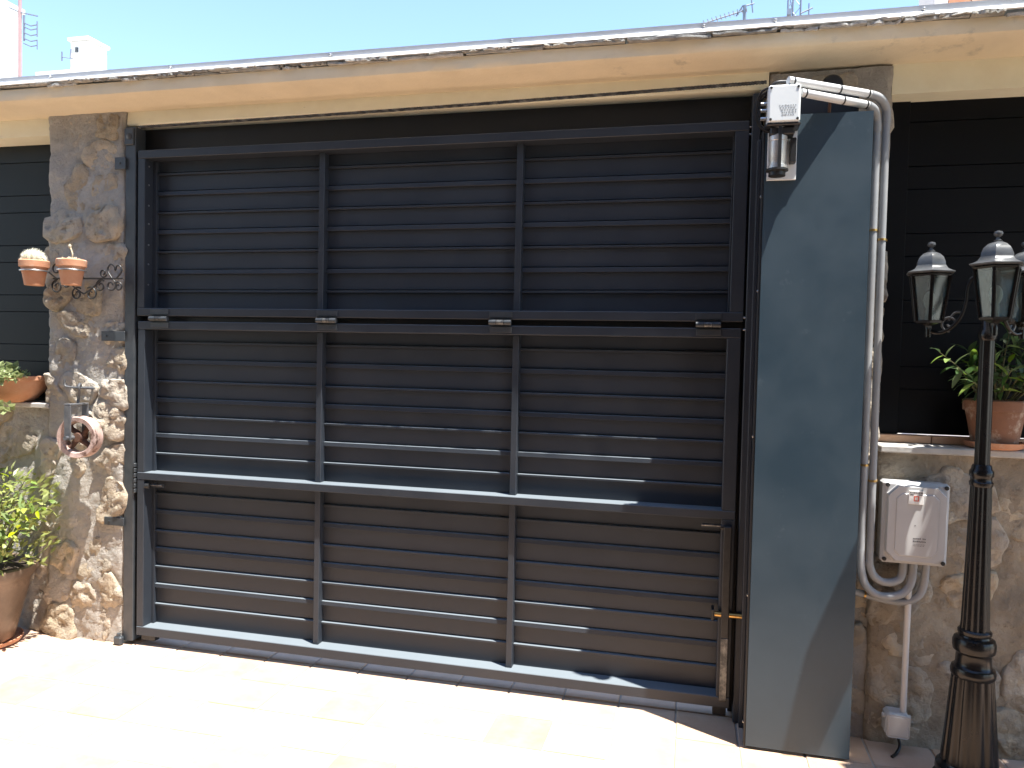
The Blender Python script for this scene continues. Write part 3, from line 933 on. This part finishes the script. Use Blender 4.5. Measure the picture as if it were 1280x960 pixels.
def lantern(cx, cy, z0, ang):
    o = (cx, cy, z0)
    b = B()
    b.lathe(thin([(.0, -.05), (.006, -.046), (.010, -.038), (.005, -.032), (.012, -.028), (.014, -.012), (.030, -.006), (.040, -.003), (.056, -.002), (.058, .007), (.054, .008)]), 6, o, off=ang)
    b.lathe(thin([(.085, .166), (.087, .172), (.078, .176), (.078, .168), (.085, .166)]), 6, o, off=ang, cap=False)
    for k in range(6):
        a = ang+k*PI/3
        p0 = Vector((cx+.0545*LS*math.cos(a), cy+.0545*LS*math.sin(a), z0+.005))
        p1 = Vector((cx+.081*LS*math.cos(a), cy+.081*LS*math.sin(a), z0+.168))
        b.tube([p0, p1], .0060, 6)
    body = b.build('lantern', 'lamp_black', lp)
    for k in range(6):
        a0, a1 = ang+k*PI/3, ang+(k+1)*PI/3
        vs = []
        for rr, z in ((.0515, .009), (.0765, .166)):
            for a in (a0, a1):
                vs.append((cx+rr*LS*math.cos(a), cy+rr*LS*math.sin(a), z0+z))
        for rr, z in ((.0490, .009), (.0740, .166)):
            for a in (a0, a1):
                vs.append((cx+rr*LS*math.cos(a), cy+rr*LS*math.sin(a), z0+z))
        B().poly(vs, [(0, 1, 3, 2), (4, 6, 7, 5), (0, 4, 5, 1), (2, 3, 7, 6), (0, 2, 6, 4), (1, 5, 7, 3)]).build('pane', 'glass', body)
    B().lathe(thin([(.092, .1765), (.099, .179), (.100, .183), (.086, .187), (.071, .194), (.062, .205), (.0605, .208)]), 6, o, off=ang).build('roof', 'lamp_lit', body, 42)
    B().lathe(thin([(.0600, .2085), (.0585, .220), (.051, .236), (.036, .249), (.018, .256), (.014, .257), (.016, .261), (.009, .264), (.006, .272)]), 6, o, off=ang).build('dome', 'lamp_lit', body, 42)
    B().lathe(thin([(.006, .2725), (.014, .278), (.0165, .284), (.013, .291), (0, .294)]), 14, o).build('finial', 'lamp_lit', body, 50)
    B().lathe(thin([(.014, .009), (.014, .045), (.012, .05), (.020, .065), (.024, .082), (.020, .10), (.010, .112), (0, .115)]), 16, o).build('bulb', 'white_pvc', body, 50)
def lamp_arm(dx, dy):
    d = Vector((dx, dy, 0)).normalized()
    L = math.hypot(dx, dy)
    P = lambda f, z: LP+d*(L*f)+Vector((0, 0, z))
    a = B()
    a.tube(smooth_path([P(.12, 1.815), P(.28, 1.822), P(.36, 1.79), P(.38, 1.74), P(.46, 1.685), P(.62, 1.645), P(.80, 1.628), P(.96, 1.632)], 6), .0075, 8)
    arm = a.build('arm', 'lamp_black', lp, 50)
    s = B()
    pts = []
    for i in range(22):
        q = i/21
        ang = q*PI*2.4
        rad = .030*(1-.75*q)
        pts.append(P(.63, 1.662)+d*(rad*math.cos(ang-PI/2))+Vector((0, 0, rad*math.sin(ang-PI/2))))
    s.tube(pts, .0045, 6)
    s.tube(smooth_path([P(.40, 1.70), P(.55, 1.70), P(.66, 1.672)], 5), .004, 6)
    s.build('scroll', 'lamp_lit', arm, 50)
    b = B(); b.lathe([(.010, 1.612), (.011, 1.64), (.009, 1.66)], 10, (LP.x+dx, LP.y+dy, 0)); b.build('socket', 'lamp_black', arm, 40)
for dx, dy, an in ((-.172, .068, .35), (.140, .092, .2), (-.034, -.160, .10)):
    lamp_arm(dx, dy)
    lantern(LP.x+dx, LP.y+dy, 1.665, an)

# ================================================================== POTS AND PLANTS
def pot(parent, c, r0, r1, h, rim, m, wall=.012, rimh=.03):
    prof = [(r0, 0), (r0+(r1-r0)*.5+.002, h*.5), (r1-.002, h-rimh), (r1+rim, h-rimh+.002), (r1+rim+.002, h-.005), (r1+rim-.003, h), (r1+rim-wall, h), (r1-wall, h-.03)]
    return B().lathe(prof, 40, c).build('pot', m, parent, 40)
def soil(parent, c, rr, z):
    return B().lathe([(rr, -.01), (rr, 0), (rr*.5, .008), (0, .011)], 20, (c[0], c[1], c[2]+z)).build('soil', 'soil', parent, 40)
def saucer(parent, c, r0, m='terra'):
    return B().lathe([(r0*.85, 0), (r0, .006), (r0+.008, .026), (r0+.002, .027), (r0-.006, .010), (0, .0095)], 36, c).build('saucer', m, parent, 40)
def leaf_mesh(m, L, Wd, bend, seed, fold=.25, n=5):
    r = random.Random(seed)
    vs, fs = [], []
    tw = r.uniform(-.3, .3)
    for i in range(n+1):
        f = i/n
        wv = Wd*math.sin(PI*min(1, f*.93+.04))**.8*(1-.25*f)
        y = L*f
        z = -bend*L*f*f
        cs = wv*math.cos(tw*f)
        vs += [(-cs, y, z+fold*wv), (0, y, z), (cs, y, z+fold*wv+tw*wv*f)]
    for i in range(n):
        for k in range(2):
            fs.append((3*i+k, 3*i+k+1, 3*i+3+k+1, 3*i+3+k))
    b = B()
    b.poly(vs, fs)
    me = b.mesh('leaf', m, 60)
    return me

def shrub(parent, base, n_stems, height, spread, leafs, leaf_count, r, droop=.2, leaf_from=.3, stem_r=.0045, bias=(0, 0), lscale=(.7, 1.25), clump=1.0):
    stems = []
    sb = B()
    for s in range(n_stems):
        a = 2*PI*(s+r.random())/n_stems
        sp = spread*math.sqrt(r.uniform(.03, 1))
        h = height*r.uniform(.55, 1)*(1-.35*(sp/spread)**2)
        b0 = Vector(base)+Vector((math.cos(a), math.sin(a), 0))*sp*.2
        tip = Vector(base)+Vector((math.cos(a)*sp+bias[0]*sp, math.sin(a)*sp+bias[1]*sp, h))
        mid = (b0+tip)/2+Vector((math.cos(a)*sp*.05, math.sin(a)*sp*.05, h*.12))
        path = smooth_path([b0, mid, tip+Vector((math.cos(a), math.sin(a), -droop))*sp*.08], 6)
        sb.tube(path, [stem_r*(1-.75*i/(len(path)-1)) for i in range(len(path))], 5)
        stems.append(path)
    sb.build('stems', 'stem', parent, 60)
    per = leaf_count//n_stems
    for path in stems:
        for k in range(per):
            f = leaf_from+(1-leaf_from)*((k+r.random()*.6)/per)**(1/clump)
            q = min(f, .999)*(len(path)-1)
            i = int(q)
            p = path[i].lerp(path[i+1], q-i)
            t = (path[i+1]-path[i]).normalized()
            az = k*2.4+r.uniform(-.5, .5)
            o1 = t.orthogonal().normalized()
            o2 = t.cross(o1)
            d = (o1*math.cos(az)+o2*math.sin(az))*r.uniform(.7, 1.1)+t*r.uniform(.25, .9)
            if f > .93: d = d*.5+t
            d.normalize()
            zup = Vector((0, 0, 1))-d*d.z
            if zup.length < .05: zup = o1
            zup.normalize()
            zup = (zup+Vector((r.uniform(-.4, .4), r.uniform(-.4, .4), 0))).normalized()
            xx = d.cross(zup).normalized()
            zz = xx.cross(d)
            Mx = Matrix((xx, d, zz)).transposed().to_4x4()
            sc = r.uniform(*lscale)*(1-.3*max(0, f-.8)/.2)
            o = link('leaf', r.choice(leafs), parent)
            o.matrix_parent_inverse = Matrix.Translation(-world_loc(parent))
            Mx.translation = p
            o.matrix_basis = Mx @ Matrix.Scale(sc, 4)

r = random.Random(21)
# big shrub at the foot of the left wall
BP = (-.735, -.19, 0)
t = thing('potted_shrub', 'yellow green leafy shrub in large brown glazed pot on the patio floor', 'potted plant', BP)
saucer(t, (BP[0], BP[1], .003), .165)
B().lathe([(.12, .014), (.135, .03), (.165, .15), (.195, .27), (.205, .33), (.222, .345), (.236, .365), (.236, .395), (.222, .402), (.205, .395), (.20, .36)], 44, (BP[0], BP[1], 0)).build('pot', 'glazed', t, 40)
soil(t, BP, .202, .368)
ly = [leaf_mesh('leaf_yellow', .075, .0135, bd, k) for k, bd in enumerate((.1, .3, .5, .2))]+[leaf_mesh('leaf_green', .08, .015, bd, k+7) for k, bd in enumerate((.2, .4))]
shrub(t, (BP[0], BP[1], .37), 24, .60, .36, ly, 288, r, droop=.3, leaf_from=.22, bias=(.18, -.05), lscale=(.75, 1.3))
sf = B()
for k in range(900):          # inner small foliage behind the individual leaves
    a, q = r.uniform(0, 2*PI), math.sqrt(r.random())
    z = r.uniform(.40, .86)
    rr = .31*q*(1-.35*abs((z-.62)/.3)**2)
    p = Vector((BP[0]+.04+rr*math.cos(a), BP[1]+rr*math.sin(a), z))
    d = Vector((math.cos(a)*r.uniform(.2, 1), math.sin(a)*r.uniform(.2, 1), r.uniform(-.3, .9))).normalized()
    s = d.cross(Vector((r.uniform(-1, 1), r.uniform(-1, 1), r.uniform(0, 1)))).normalized()
    L = r.uniform(.03, .06)
    sf.poly([p, p+d*L*.5+s*L*.17, p+d*L, p+d*L*.5-s*L*.17], [(0, 1, 2, 3)])
tag(sf.build('inner_foliage', 'leaf_yellow', t), kind='stuff')

# trailing plant bowl on the left sill
t = thing('plant_bowl', 'round terracotta bowl of trailing light green plant on the left sill', 'potted plant', (-.80, .035, 1.213))
B().lathe([(.10, 0), (.13, .02), (.172, .07), (.190, .115), (.198, .118), (.198, .138), (.188, .140), (.178, .12)], 40, (-.80, .02, 1.213)).build('bowl', 'terra', t, 40)
soil(t, (-.80, .02, 1.213), .180, .122)
fo = B()
for k in range(620):
    a, q = r.uniform(0, 2*PI), math.sqrt(r.random())
    rr = .18*q
    c0 = Vector((-.80+rr*math.cos(a), -.08+rr*.8*math.sin(a), 1.345+.085*(1-q*q)*r.random()))
    if r.random() < .42:
        c0 = Vector((r.uniform(-1.0, -.62), -.185+r.uniform(-.03, .05), r.uniform(1.16, 1.37)))
        if c0.x > -.70: c0.z = r.uniform(1.18, 1.22) if r.random() < .4 else r.uniform(1.33, 1.38); c0.y += .03
    d = Vector((r.uniform(-1, 1), r.uniform(-1, .2), r.uniform(-.4, .8))).normalized()
    s = d.cross(Vector((r.uniform(-1, 1), r.uniform(-1, 1), r.uniform(.2, 1)))).normalized()
    nn = d.cross(s)
    L = r.uniform(.026, .048)
    fo.poly([c0, c0+d*L*.35+s*L*.42+nn*.003, c0+d*L+nn*.002, c0+d*L*.35-s*L*.42+nn*.003], [(0, 1, 2, 3)])
tag(fo.build('foliage', 'leaf_bright', t), kind='stuff')
sb = B()
for k in range(26):
    x = r.uniform(-.98, -.66)
    sb.tube(smooth_path([(x, -.05, 1.34), (x+.01, -.17, 1.36), (x+r.uniform(-.03, .03), -.195, r.uniform(1.18, 1.3))], 4), .0022, 4)
sb.build('stems', 'stem', t)

# tall clay pot on the right sill
t = thing('potted_plant', 'weathered clay pot of dark leafy plant standing on right sill', 'potted plant', (3.862, .035, 1.195))
saucer(t, (3.862, .03, 1.1945), .098)
pot(t, (3.862, .03, 1.206), .078, .104, .178, .007, 'terra_old', rimh=.045)
soil(t, (3.862, .03, 1.206), .096, .155)
ld_ = [leaf_mesh('leaf_dark', .075, .015, bd, k+20) for k, bd in enumerate((.15, .35, .55))]+[leaf_mesh('leaf_green', .07, .014, .3, 33)]
shrub(t, (3.862, .03, 1.36), 20, .30, .23, ld_, 240, r, droop=.5, leaf_from=.25, bias=(-.06, -.25), lscale=(.7, 1.15))

# ---- wrought iron holder with two small pots
HY = -.055
hd = thing('pot_holder', 'black wrought iron scroll pot holder fixed to the left stone pier', 'pot holder', (-.25, HY, 1.73))
b = B(); b.tube([(-.45, HY, 1.853), (-.04, HY, 1.852)], .0045, 6); b.build('bar', 'iron', hd)
def spiral(cx, cz, r0, turns, a0, dirn, n=26):
    return [(cx+r0*(1-.72*i/n)*math.cos(a0+dirn*turns*2*PI*i/n), HY, cz+r0*(1-.72*i/n)*math.sin(a0+dirn*turns*2*PI*i/n)) for i in range(n+1)]
def scroll(pts): B().tube(pts, .0042, 6).build('scroll', 'iron', hd, 60)
# hearts and curls: (centre x, centre z, radius, turns, start angle, direction)
for s in ((-.428, 1.900, .034, 1.1, 0, 1), (-.385, 1.885, .022, 1.2, PI, -1), (-.425, 1.812, .036, 1.3, .5*PI, 1), (-.372, 1.828, .024, 1.3, .5*PI, -1),
          (-.305, 1.775, .035, 1.2, .3*PI, 1), (-.222, 1.775, .036, 1.2, .7*PI, -1), (-.165, 1.815, .032, 1.3, .3*PI, 1), (-.105, 1.818, .034, 1.3, .6*PI, -1),
          (-.062, 1.812, .026, 1.2, .8*PI, -1), (-.150, 1.880, .022, 1.2, -.1*PI, -1)):
    scroll(spiral(*s))
scroll(smooth_path([(-.10, HY, 1.855), (-.125, HY, 1.895), (-.108, HY, 1.922), (-.086, HY, 1.912), (-.08, HY, 1.893), (-.07, HY, 1.915), (-.050, HY, 1.912), (-.045, HY, 1.885), (-.07, HY, 1.855)], 5))
scroll(smooth_path([(-.40, HY, 1.85), (-.36, HY, 1.835), (-.31, HY, 1.80), (-.265, HY, 1.775)], 5))
scroll(smooth_path([(-.265, HY, 1.775), (-.22, HY, 1.80), (-.18, HY, 1.83), (-.15, HY, 1.853)], 5))
for cx, cy in ((-.505, -.115), (-.268, -.130)):
    B().tube(arc((cx, cy, 1.884), .0625, 0, 2*PI, 28, (1, 0, 0), (0, 1, 0)), .004, 6).build('ring', 'steel', hd, 60)
    B().tube([(cx+(.055 if cx < -.4 else 0), cy+(.030 if cx < -.4 else .0625), 1.884), (-.43 if cx < -.4 else cx, HY, 1.853)], .004, 6).build('ring_arm', 'iron', hd)
def small_pot(cx, cy, label):
    t = thing('flower_pot', label, 'flower pot', (cx, cy, 1.812))
    pot(t, (cx, cy, 1.812), .043, .061, .125, .006, 'terra', wall=.009, rimh=.036)
    soil(t, (cx, cy, 1.812), .055, .105)
    return t
p1 = small_pot(-.505, -.115, 'terracotta pot holding the white woolly cactus on the iron holder')
p2 = small_pot(-.268, -.130, 'terracotta pot holding the small dry succulent on the iron holder')
ct = thing('cactus', 'round white woolly cactus growing in small terracotta pot', 'cactus', (-.508, -.115, 1.917))
B().lathe([(.030, -.005), (.046, .012), (.052, .03), (.046, .05), (.030, .064), (0, .070)], 40, (-.508, -.115, 1.917), mod=flute(14, .12)).build('body', 'cactus', ct, 60)
sp = B()
for k in range(900):
    u, a = r.uniform(-.15, 1), r.uniform(0, 2*PI)
    n = Vector((math.sqrt(max(0, 1-u*u))*math.cos(a), math.sqrt(max(0, 1-u*u))*math.sin(a), u))
    p = Vector((-.508, -.115, 1.939))+Vector((n.x*.049, n.y*.049, n.z*.047))
    d = (n+Vector((r.uniform(-.6, .6), r.uniform(-.6, .6), r.uniform(-.4, .6)))).normalized()
    s = d.orthogonal().normalized()*.0007
    sp.poly([p-s, p+s, p+d*r.uniform(.010, .020)], [(0, 1, 2)])
tag(sp.build('spines', 'wool', ct), kind='stuff')
dr = thing('dry_succulent', 'small dry succulent with single pale stalk in terracotta pot', 'succulent', (-.26, -.155, 1.92))
b = B()
for k in range(46):
    a, q = r.uniform(0, 2*PI), r.uniform(0, .042)
    p = Vector((-.268+q*math.cos(a), -.130+q*math.sin(a), 1.925))
    b.lathe([(.002, 0), (.006, .005), (.005, .014), (0, .018+r.uniform(0, .008))], 6, tuple(p))
b.build('rosette', 'dry', dr, 60)
b = B()
b.tube(smooth_path([(-.268, -.130, 1.925), (-.262, -.130, 1.96), (-.270, -.130, 1.985), (-.276, -.130, 2.00)]), [.004]*18+[.004], 6)
b.lathe([(.003, 0), (.008, .008), (.007, .018), (0, .024)], 8, (-.278, -.130, 1.990))
b.build('stalk', 'dry', dr, 60)

# ---- old pulley hanging on the pier
PC = Vector((-.237, -.105, 1.062))
pu = thing('pulley', 'old iron pulley wheel hanging from a hook on the left stone pier', 'pulley', PC)
PM = Matrix.Translation(PC) @ Matrix.Rotation(R(8), 4, 'Z') @ Matrix.Rotation(R(90), 4, 'X') @ Matrix.Diagonal((.86, .86, 1, 1))
B().lathe([(.092, -.032), (.116, -.034), (.121, -.026), (.113, -.012), (.110, 0), (.113, .012), (.121, .026), (.116, .034), (.092, .032), (.086, .02), (.086, -.02), (.092, -.032)], 44, cap=False, M=PM).build('rim', 'rim_paint', pu, 40)
B().lathe([(.026, -.03), (.028, -.02), (.028, .02), (.026, .03), (.012, .031), (.0, .031)], 18, M=PM).build('hub', 'rust', pu, 40)
for k in range(4):
    a = k*PI/2+.6
    b = B()
    b.tube([PM @ Vector((.024*math.cos(a), .024*math.sin(a), 0)), PM @ Vector((.070*math.cos(a+.25), .070*math.sin(a+.25), 0)), PM @ Vector((.092*math.cos(a+.2), .092*math.sin(a+.2), 0))], [.015, .012, .016], 8)
    b.build('spoke', 'rust', pu, 50)
st = B()
for yy in (-.062, .048):
    st.box(PC.x-.018-.016, PC.x-.018+.022, PC.y+yy-.004, PC.y+yy+.004, PC.z-.012, PC.z+.158, bev=.002)
st.box(PC.x-.034, PC.x+.004, PC.y-.066, PC.y+.052, PC.z+.1585, PC.z+.168, bev=.002)
st.build('strap', 'strap_iron', pu)
B().tube([(PC.x-.012, PC.y-.082, PC.z), (PC.x-.012, PC.y+.055, PC.z)], .011, 10).build('axle', 'strap_iron', pu, 40)
b = B()
b.tube(smooth_path([(PC.x-.014, PC.y, PC.z+.165), (PC.x-.010, PC.y, PC.z+.205), (PC.x+.004, PC.y-.012, PC.z+.228), (PC.x+.006, PC.y-.016, PC.z+.252), (PC.x-.006, PC.y+.005, PC.z+.264), (PC.x-.012, PC.y+.018, PC.z+.243)], 5), .0065, 8)
b.build('hook', 'strap_iron', pu, 60)
pg = thing('wall_peg', 'bent iron peg in the stone pier carrying the old pulley', 'peg', (-.24, -.08, 1.31))
b = B()
b.tube(smooth_path([(-.335, -.10, 1.345), (-.335, -.10, 1.318), (-.315, -.10, 1.308), (-.24, -.098, 1.306), (-.165, -.095, 1.305)], 4), .0055, 8)
b.tube([(-.250, -.095, 1.306), (-.250, .02, 1.306)], .006, 8)
b.build('rod', 'strap_iron', pg, 60)

# ================================================================== TREE (right of the picture, gives the dappled shade)
tr = thing('garden_tree', 'leafy garden tree growing on the patio beside the lamp post', 'tree', (5.35, -1.0, 0))
r = random.Random(14)
tk = B()
tk.tube(smooth_path([(5.35, -1.0, -.02), (5.33, -.95, .6), (5.22, -.85, 1.3), (5.10, -.72, 2.0), (4.95, -.62, 2.6)], 5), [.07-.045*i/20 for i in range(21)], 10)
tips = []
TC, TRD = Vector((4.98, -.58, 2.95)), Vector((.95, .56, .66))
for k in range(20):
    d = Vector((r.gauss(0, 1), r.gauss(0, 1), r.gauss(.1, .8))).normalized()
    e = TC+Vector((d.x*TRD.x, d.y*TRD.y, d.z*TRD.z))*r.uniform(.75, 1.0)
    tk.tube(smooth_path([(5.03, -.68, 2.25), (TC+(Vector((5.03, -.68, 2.25))-TC)*.4+d*.12), e], 4), [.022-.018*i/8 for i in range(9)], 5)
    tips.append(e)
tk.build('trunk', 'bark', tr, 60)
cr = B()
for k in range(5600):
    if r.random() < .6:
        p = r.choice(tips)+Vector((r.gauss(0, .13), r.gauss(0, .13), r.gauss(0, .12)))
    else:
        d = Vector((r.gauss(0, 1), r.gauss(0, 1), r.gauss(0, 1))).normalized()*r.random()**.4
        p = TC+Vector((d.x*TRD.x, d.y*TRD.y, d.z*TRD.z))
    if p.x < 3.25+.30*p.z+.10: continue
    d = Vector((r.uniform(-1, 1), r.uniform(-1, 1), r.uniform(-.6, .4))).normalized()
    s = d.cross(Vector((r.uniform(-.6, .6), r.uniform(-.6, .6), 1))).normalized()
    L = r.uniform(.06, .11)
    cr.poly([p, p+d*L*.45+s*L*.24, p+d*L, p+d*L*.45-s*L*.24], [(0, 1, 2, 3)])
tag(cr.build('crown', 'leaf_green', tr), kind='stuff')

# ================================================================== FAR THINGS
hs = thing('white_house', 'plain white house far behind the cornice beside the mast', 'house', (-17, 9.5, 0))
B().box(-19.5, -14.34, 6, 13, -.02, 10.05).build('wall', 'white_wall', hs)
B().box(-19.6, -14.30, 5.95, 13.05, 10.05, 10.17).build('roof_slab', 'white_wall', hs)
for x in (-18.4, -16.6):
    wdw = B().box(x, x+.9, 5.97, 6.03, 4.6, 5.9).build('window', 'window_glass', hs)
    B().box(x-.08, x+.98, 5.93, 5.96, 4.5, 4.58).build('sill', 'white_wall', wdw)
ma = thing('antenna_mast', 'tall reddish antenna mast with comb aerial before the white house', 'antenna', (-9.14, 8, 0))
B().tube([(-9.14, 8, -.02), (-9.14, 8, 8.6)], [.034, .028], 8).build('mast', 'mast_red', ma, 40)
b = B()
b.tube([(-9.36, 8, 7.56), (-9.14, 8, 7.46), (-8.76, 8, 7.36)], .012, 5)
for z in (7.22, 7.15, 7.05, 6.95, 6.86):
    b.tube([(-9.06, 8, z+.05), (-8.9, 8, z-.02), (-8.77, 8, z-.01)], .011, 5)
b.tube([(-8.765, 8, 7.27), (-8.765, 8, 7.0)], .012, 5)
b.tube([(-8.765, 8, 6.95), (-8.765, 8, 6.78)], .010, 5)
b.tube([(-9.05, 8, 7.4), (-9.05, 8, 6.95)], .018, 5)
b.build('aerial', 'antenna', ma)
ch = thing('white_chimney', 'small white house top with chimney and antenna beyond the cornice', 'house', (-12, 13, 0))
B().box(-12.9, -11.25, 12, 15, -.02, 8.12).build('wall', 'white_wall', ch)
B().box(-12.0, -11.48, 12.1, 12.7, 8.12, 8.82, bev=.02).build('chimney', 'white_wall', ch)
B().box(-12.05, -11.43, 12.05, 12.75, 8.82, 8.90, bev=.02).build('chimney_cap', 'white_wall', ch)
b = B()
b.box(-11.83, -11.77, 12.07, 12.098, 8.55, 8.66); b.build('vent', 'window_glass', ch)
b = B()
b.tube([(-12.14, 12, 8.33), (-12.14, 12, 8.55)], .02, 5); b.tube([(-12.14, 12, 8.43), (-11.95, 12.05, 8.40), (-11.93, 12.05, 8.62)], .014, 5)
b.tube([(-11.93, 12.05, 8.41), (-11.93, 12.2, 8.41)], .014, 5)
b.build('antenna', 'antenna', ch)

ya = thing('roof_antenna', 'yagi television antenna above the cornice', 'antenna', (3.38, 11, 0))
b = B(); b.tube([(3.39, 11, -.02), (3.39, 11, 7.86)], .03, 6); b.tube([(3.52, 11.1, -.02), (3.52, 11.1, 7.62)], .02, 6); b.build('mast', 'antenna', ya)
b = B()
b.tube([(2.70, 11, 7.60), (3.42, 11, 7.78)], .014, 5)
for k in range(11):
    f = k/10
    x, z = 2.70+.72*f, 7.60+.18*f
    b.tube([(x-.02, 10.8, z-.04), (x+.02, 11.2, z+.05)], .010, 4)
b.tube([(3.36, 11, 7.84), (3.55, 11, 7.88)], .014, 5); b.tube([(3.50, 11, 7.95), (3.53, 11, 7.72)], .012, 5); b.tube([(3.25, 11, 7.68), (3.36, 11, 7.86)], .014, 5)
b.build('elements', 'antenna', ya)
la = thing('lattice_mast', 'blue grey lattice antenna tower beyond the cornice', 'antenna', (4.25, 11, 0))
b = B()
cs = [(4.12, 11), (4.33, 11), (4.22, 11.2)]
for x, y in cs: b.tube([(x, y, -.02), (x, y, 9.5)], .017, 5)
for k in range(34):
    z = .2+k*.27
    for i in range(3):
        p, q = cs[i], cs[(i+1) % 3]
        b.tube([(p[0], p[1], z), (q[0], q[1], z+.27)], .008, 4)
b.build('lattice', 'antenna', la)
b = B(); b.tube([(4.33, 10.95, 7.62), (4.52, 10.95, 7.70)], .015, 5); b.box(4.10, 4.17, 10.9, 10.98, 7.60, 7.70); b.tube([(4.46, 10.95, 7.56), (4.46, 10.95, 7.78)], .012, 5)
b.build('dipole', 'antenna', la)

bh = thing('brick_house', 'brick upper storey with pale corner pillar beyond the cornice', 'house', (7, 9, 0))
B().box(5.40, 5.56, 7, 7.4, -.02, 9.0, bev=.01).build('pillar', 'concrete', bh)
B().box(5.47, 11, 7.06, 7.95, -.02, 9.0).build('wall', 'concrete', bh)
bm_ = B().box(-.118, .118, -.03, .01, -.028, .028, bev=.003).mesh('brick', 'brick')
rest = B()
for j in range(56):
    for i in range(22):
        z = 5.25+j*.067
        x = 5.69+i*.25+(.125 if j % 2 else 0)
        if x > 10.87: continue
        if j < 13:
            link('brick', bm_, bh, (x-7, 7.05-9, z))
        else:
            rest.box(x-.118, x+.118, 7.02, 7.058, z-.028, z+.028)
tag(rest.build('upper_bricks', 'brick', bh), kind='stuff')

# unseen house added behind the camera, limits sky and bounce light on the gate
hb = thing('added_house', 'added ochre house facade behind the camera, limiting light on the gate', 'house', (1.5, -5.5, 0))
B().box(-4.2, 6.7, -9.5, -4.6, -.02, 6.2).build('wall', 'added_house_wall', hb)
B().box(-4.5, 7.0, -9.8, -4.3, 6.2, 6.42, bev=.02).build('roof', 'roof_tile', hb)
for x0 in (-2.6, .1, 4.3):
    for z0 in (.9, 3.7):
        wd_ = B().box(x0, x0+1.1, -4.62, -4.585, z0, z0+1.4).build('window', 'window_glass', hb)
        B().box(x0-.06, x0+1.16, -4.60, -4.50, z0-.07, z0-.003).build('sill', 'sill', wd_)
        B().box(x0+.52, x0+.58, -4.584, -4.565, z0+.01, z0+1.39).build('frame', 'paint', wd_)
po = thing('added_porch', 'added roof on posts in front of the house facade, cutting bounce light', 'added_porch', (1.25, -3.4, 0))  # unseen roof added to shade the floor and cut bounce onto the gate
B().poly([(-3.9, -2.1, 2.74), (6.4, -2.1, 2.74), (6.4, -4.59, 3.25), (-3.9, -4.59, 3.25), (-3.9, -2.1, 2.86), (6.4, -2.1, 2.86), (6.4, -4.59, 3.37), (-3.9, -4.59, 3.37)],
         [(3, 2, 1, 0), (4, 5, 6, 7), (0, 1, 5, 4), (1, 2, 6, 5), (2, 3, 7, 6), (3, 0, 4, 7)]).build('roof', 'added_porch_wood', po)
for x in (-3.6, -.9, 6.1):
    B().box(x-.06, x+.06, -2.33, -2.21, 0, 2.78, bev=.006).build('post', 'added_porch_wood', po)
dr_ = B().box(2.2, 3.2, -4.62, -4.58, 0, 2.15).build('door', 'rust', hb)
B().tube([(2.32, -4.579, 1.0), (2.32, -4.53, 1.0), (2.42, -4.53, 1.0)], .012, 8).build('handle', 'brass', dr_)
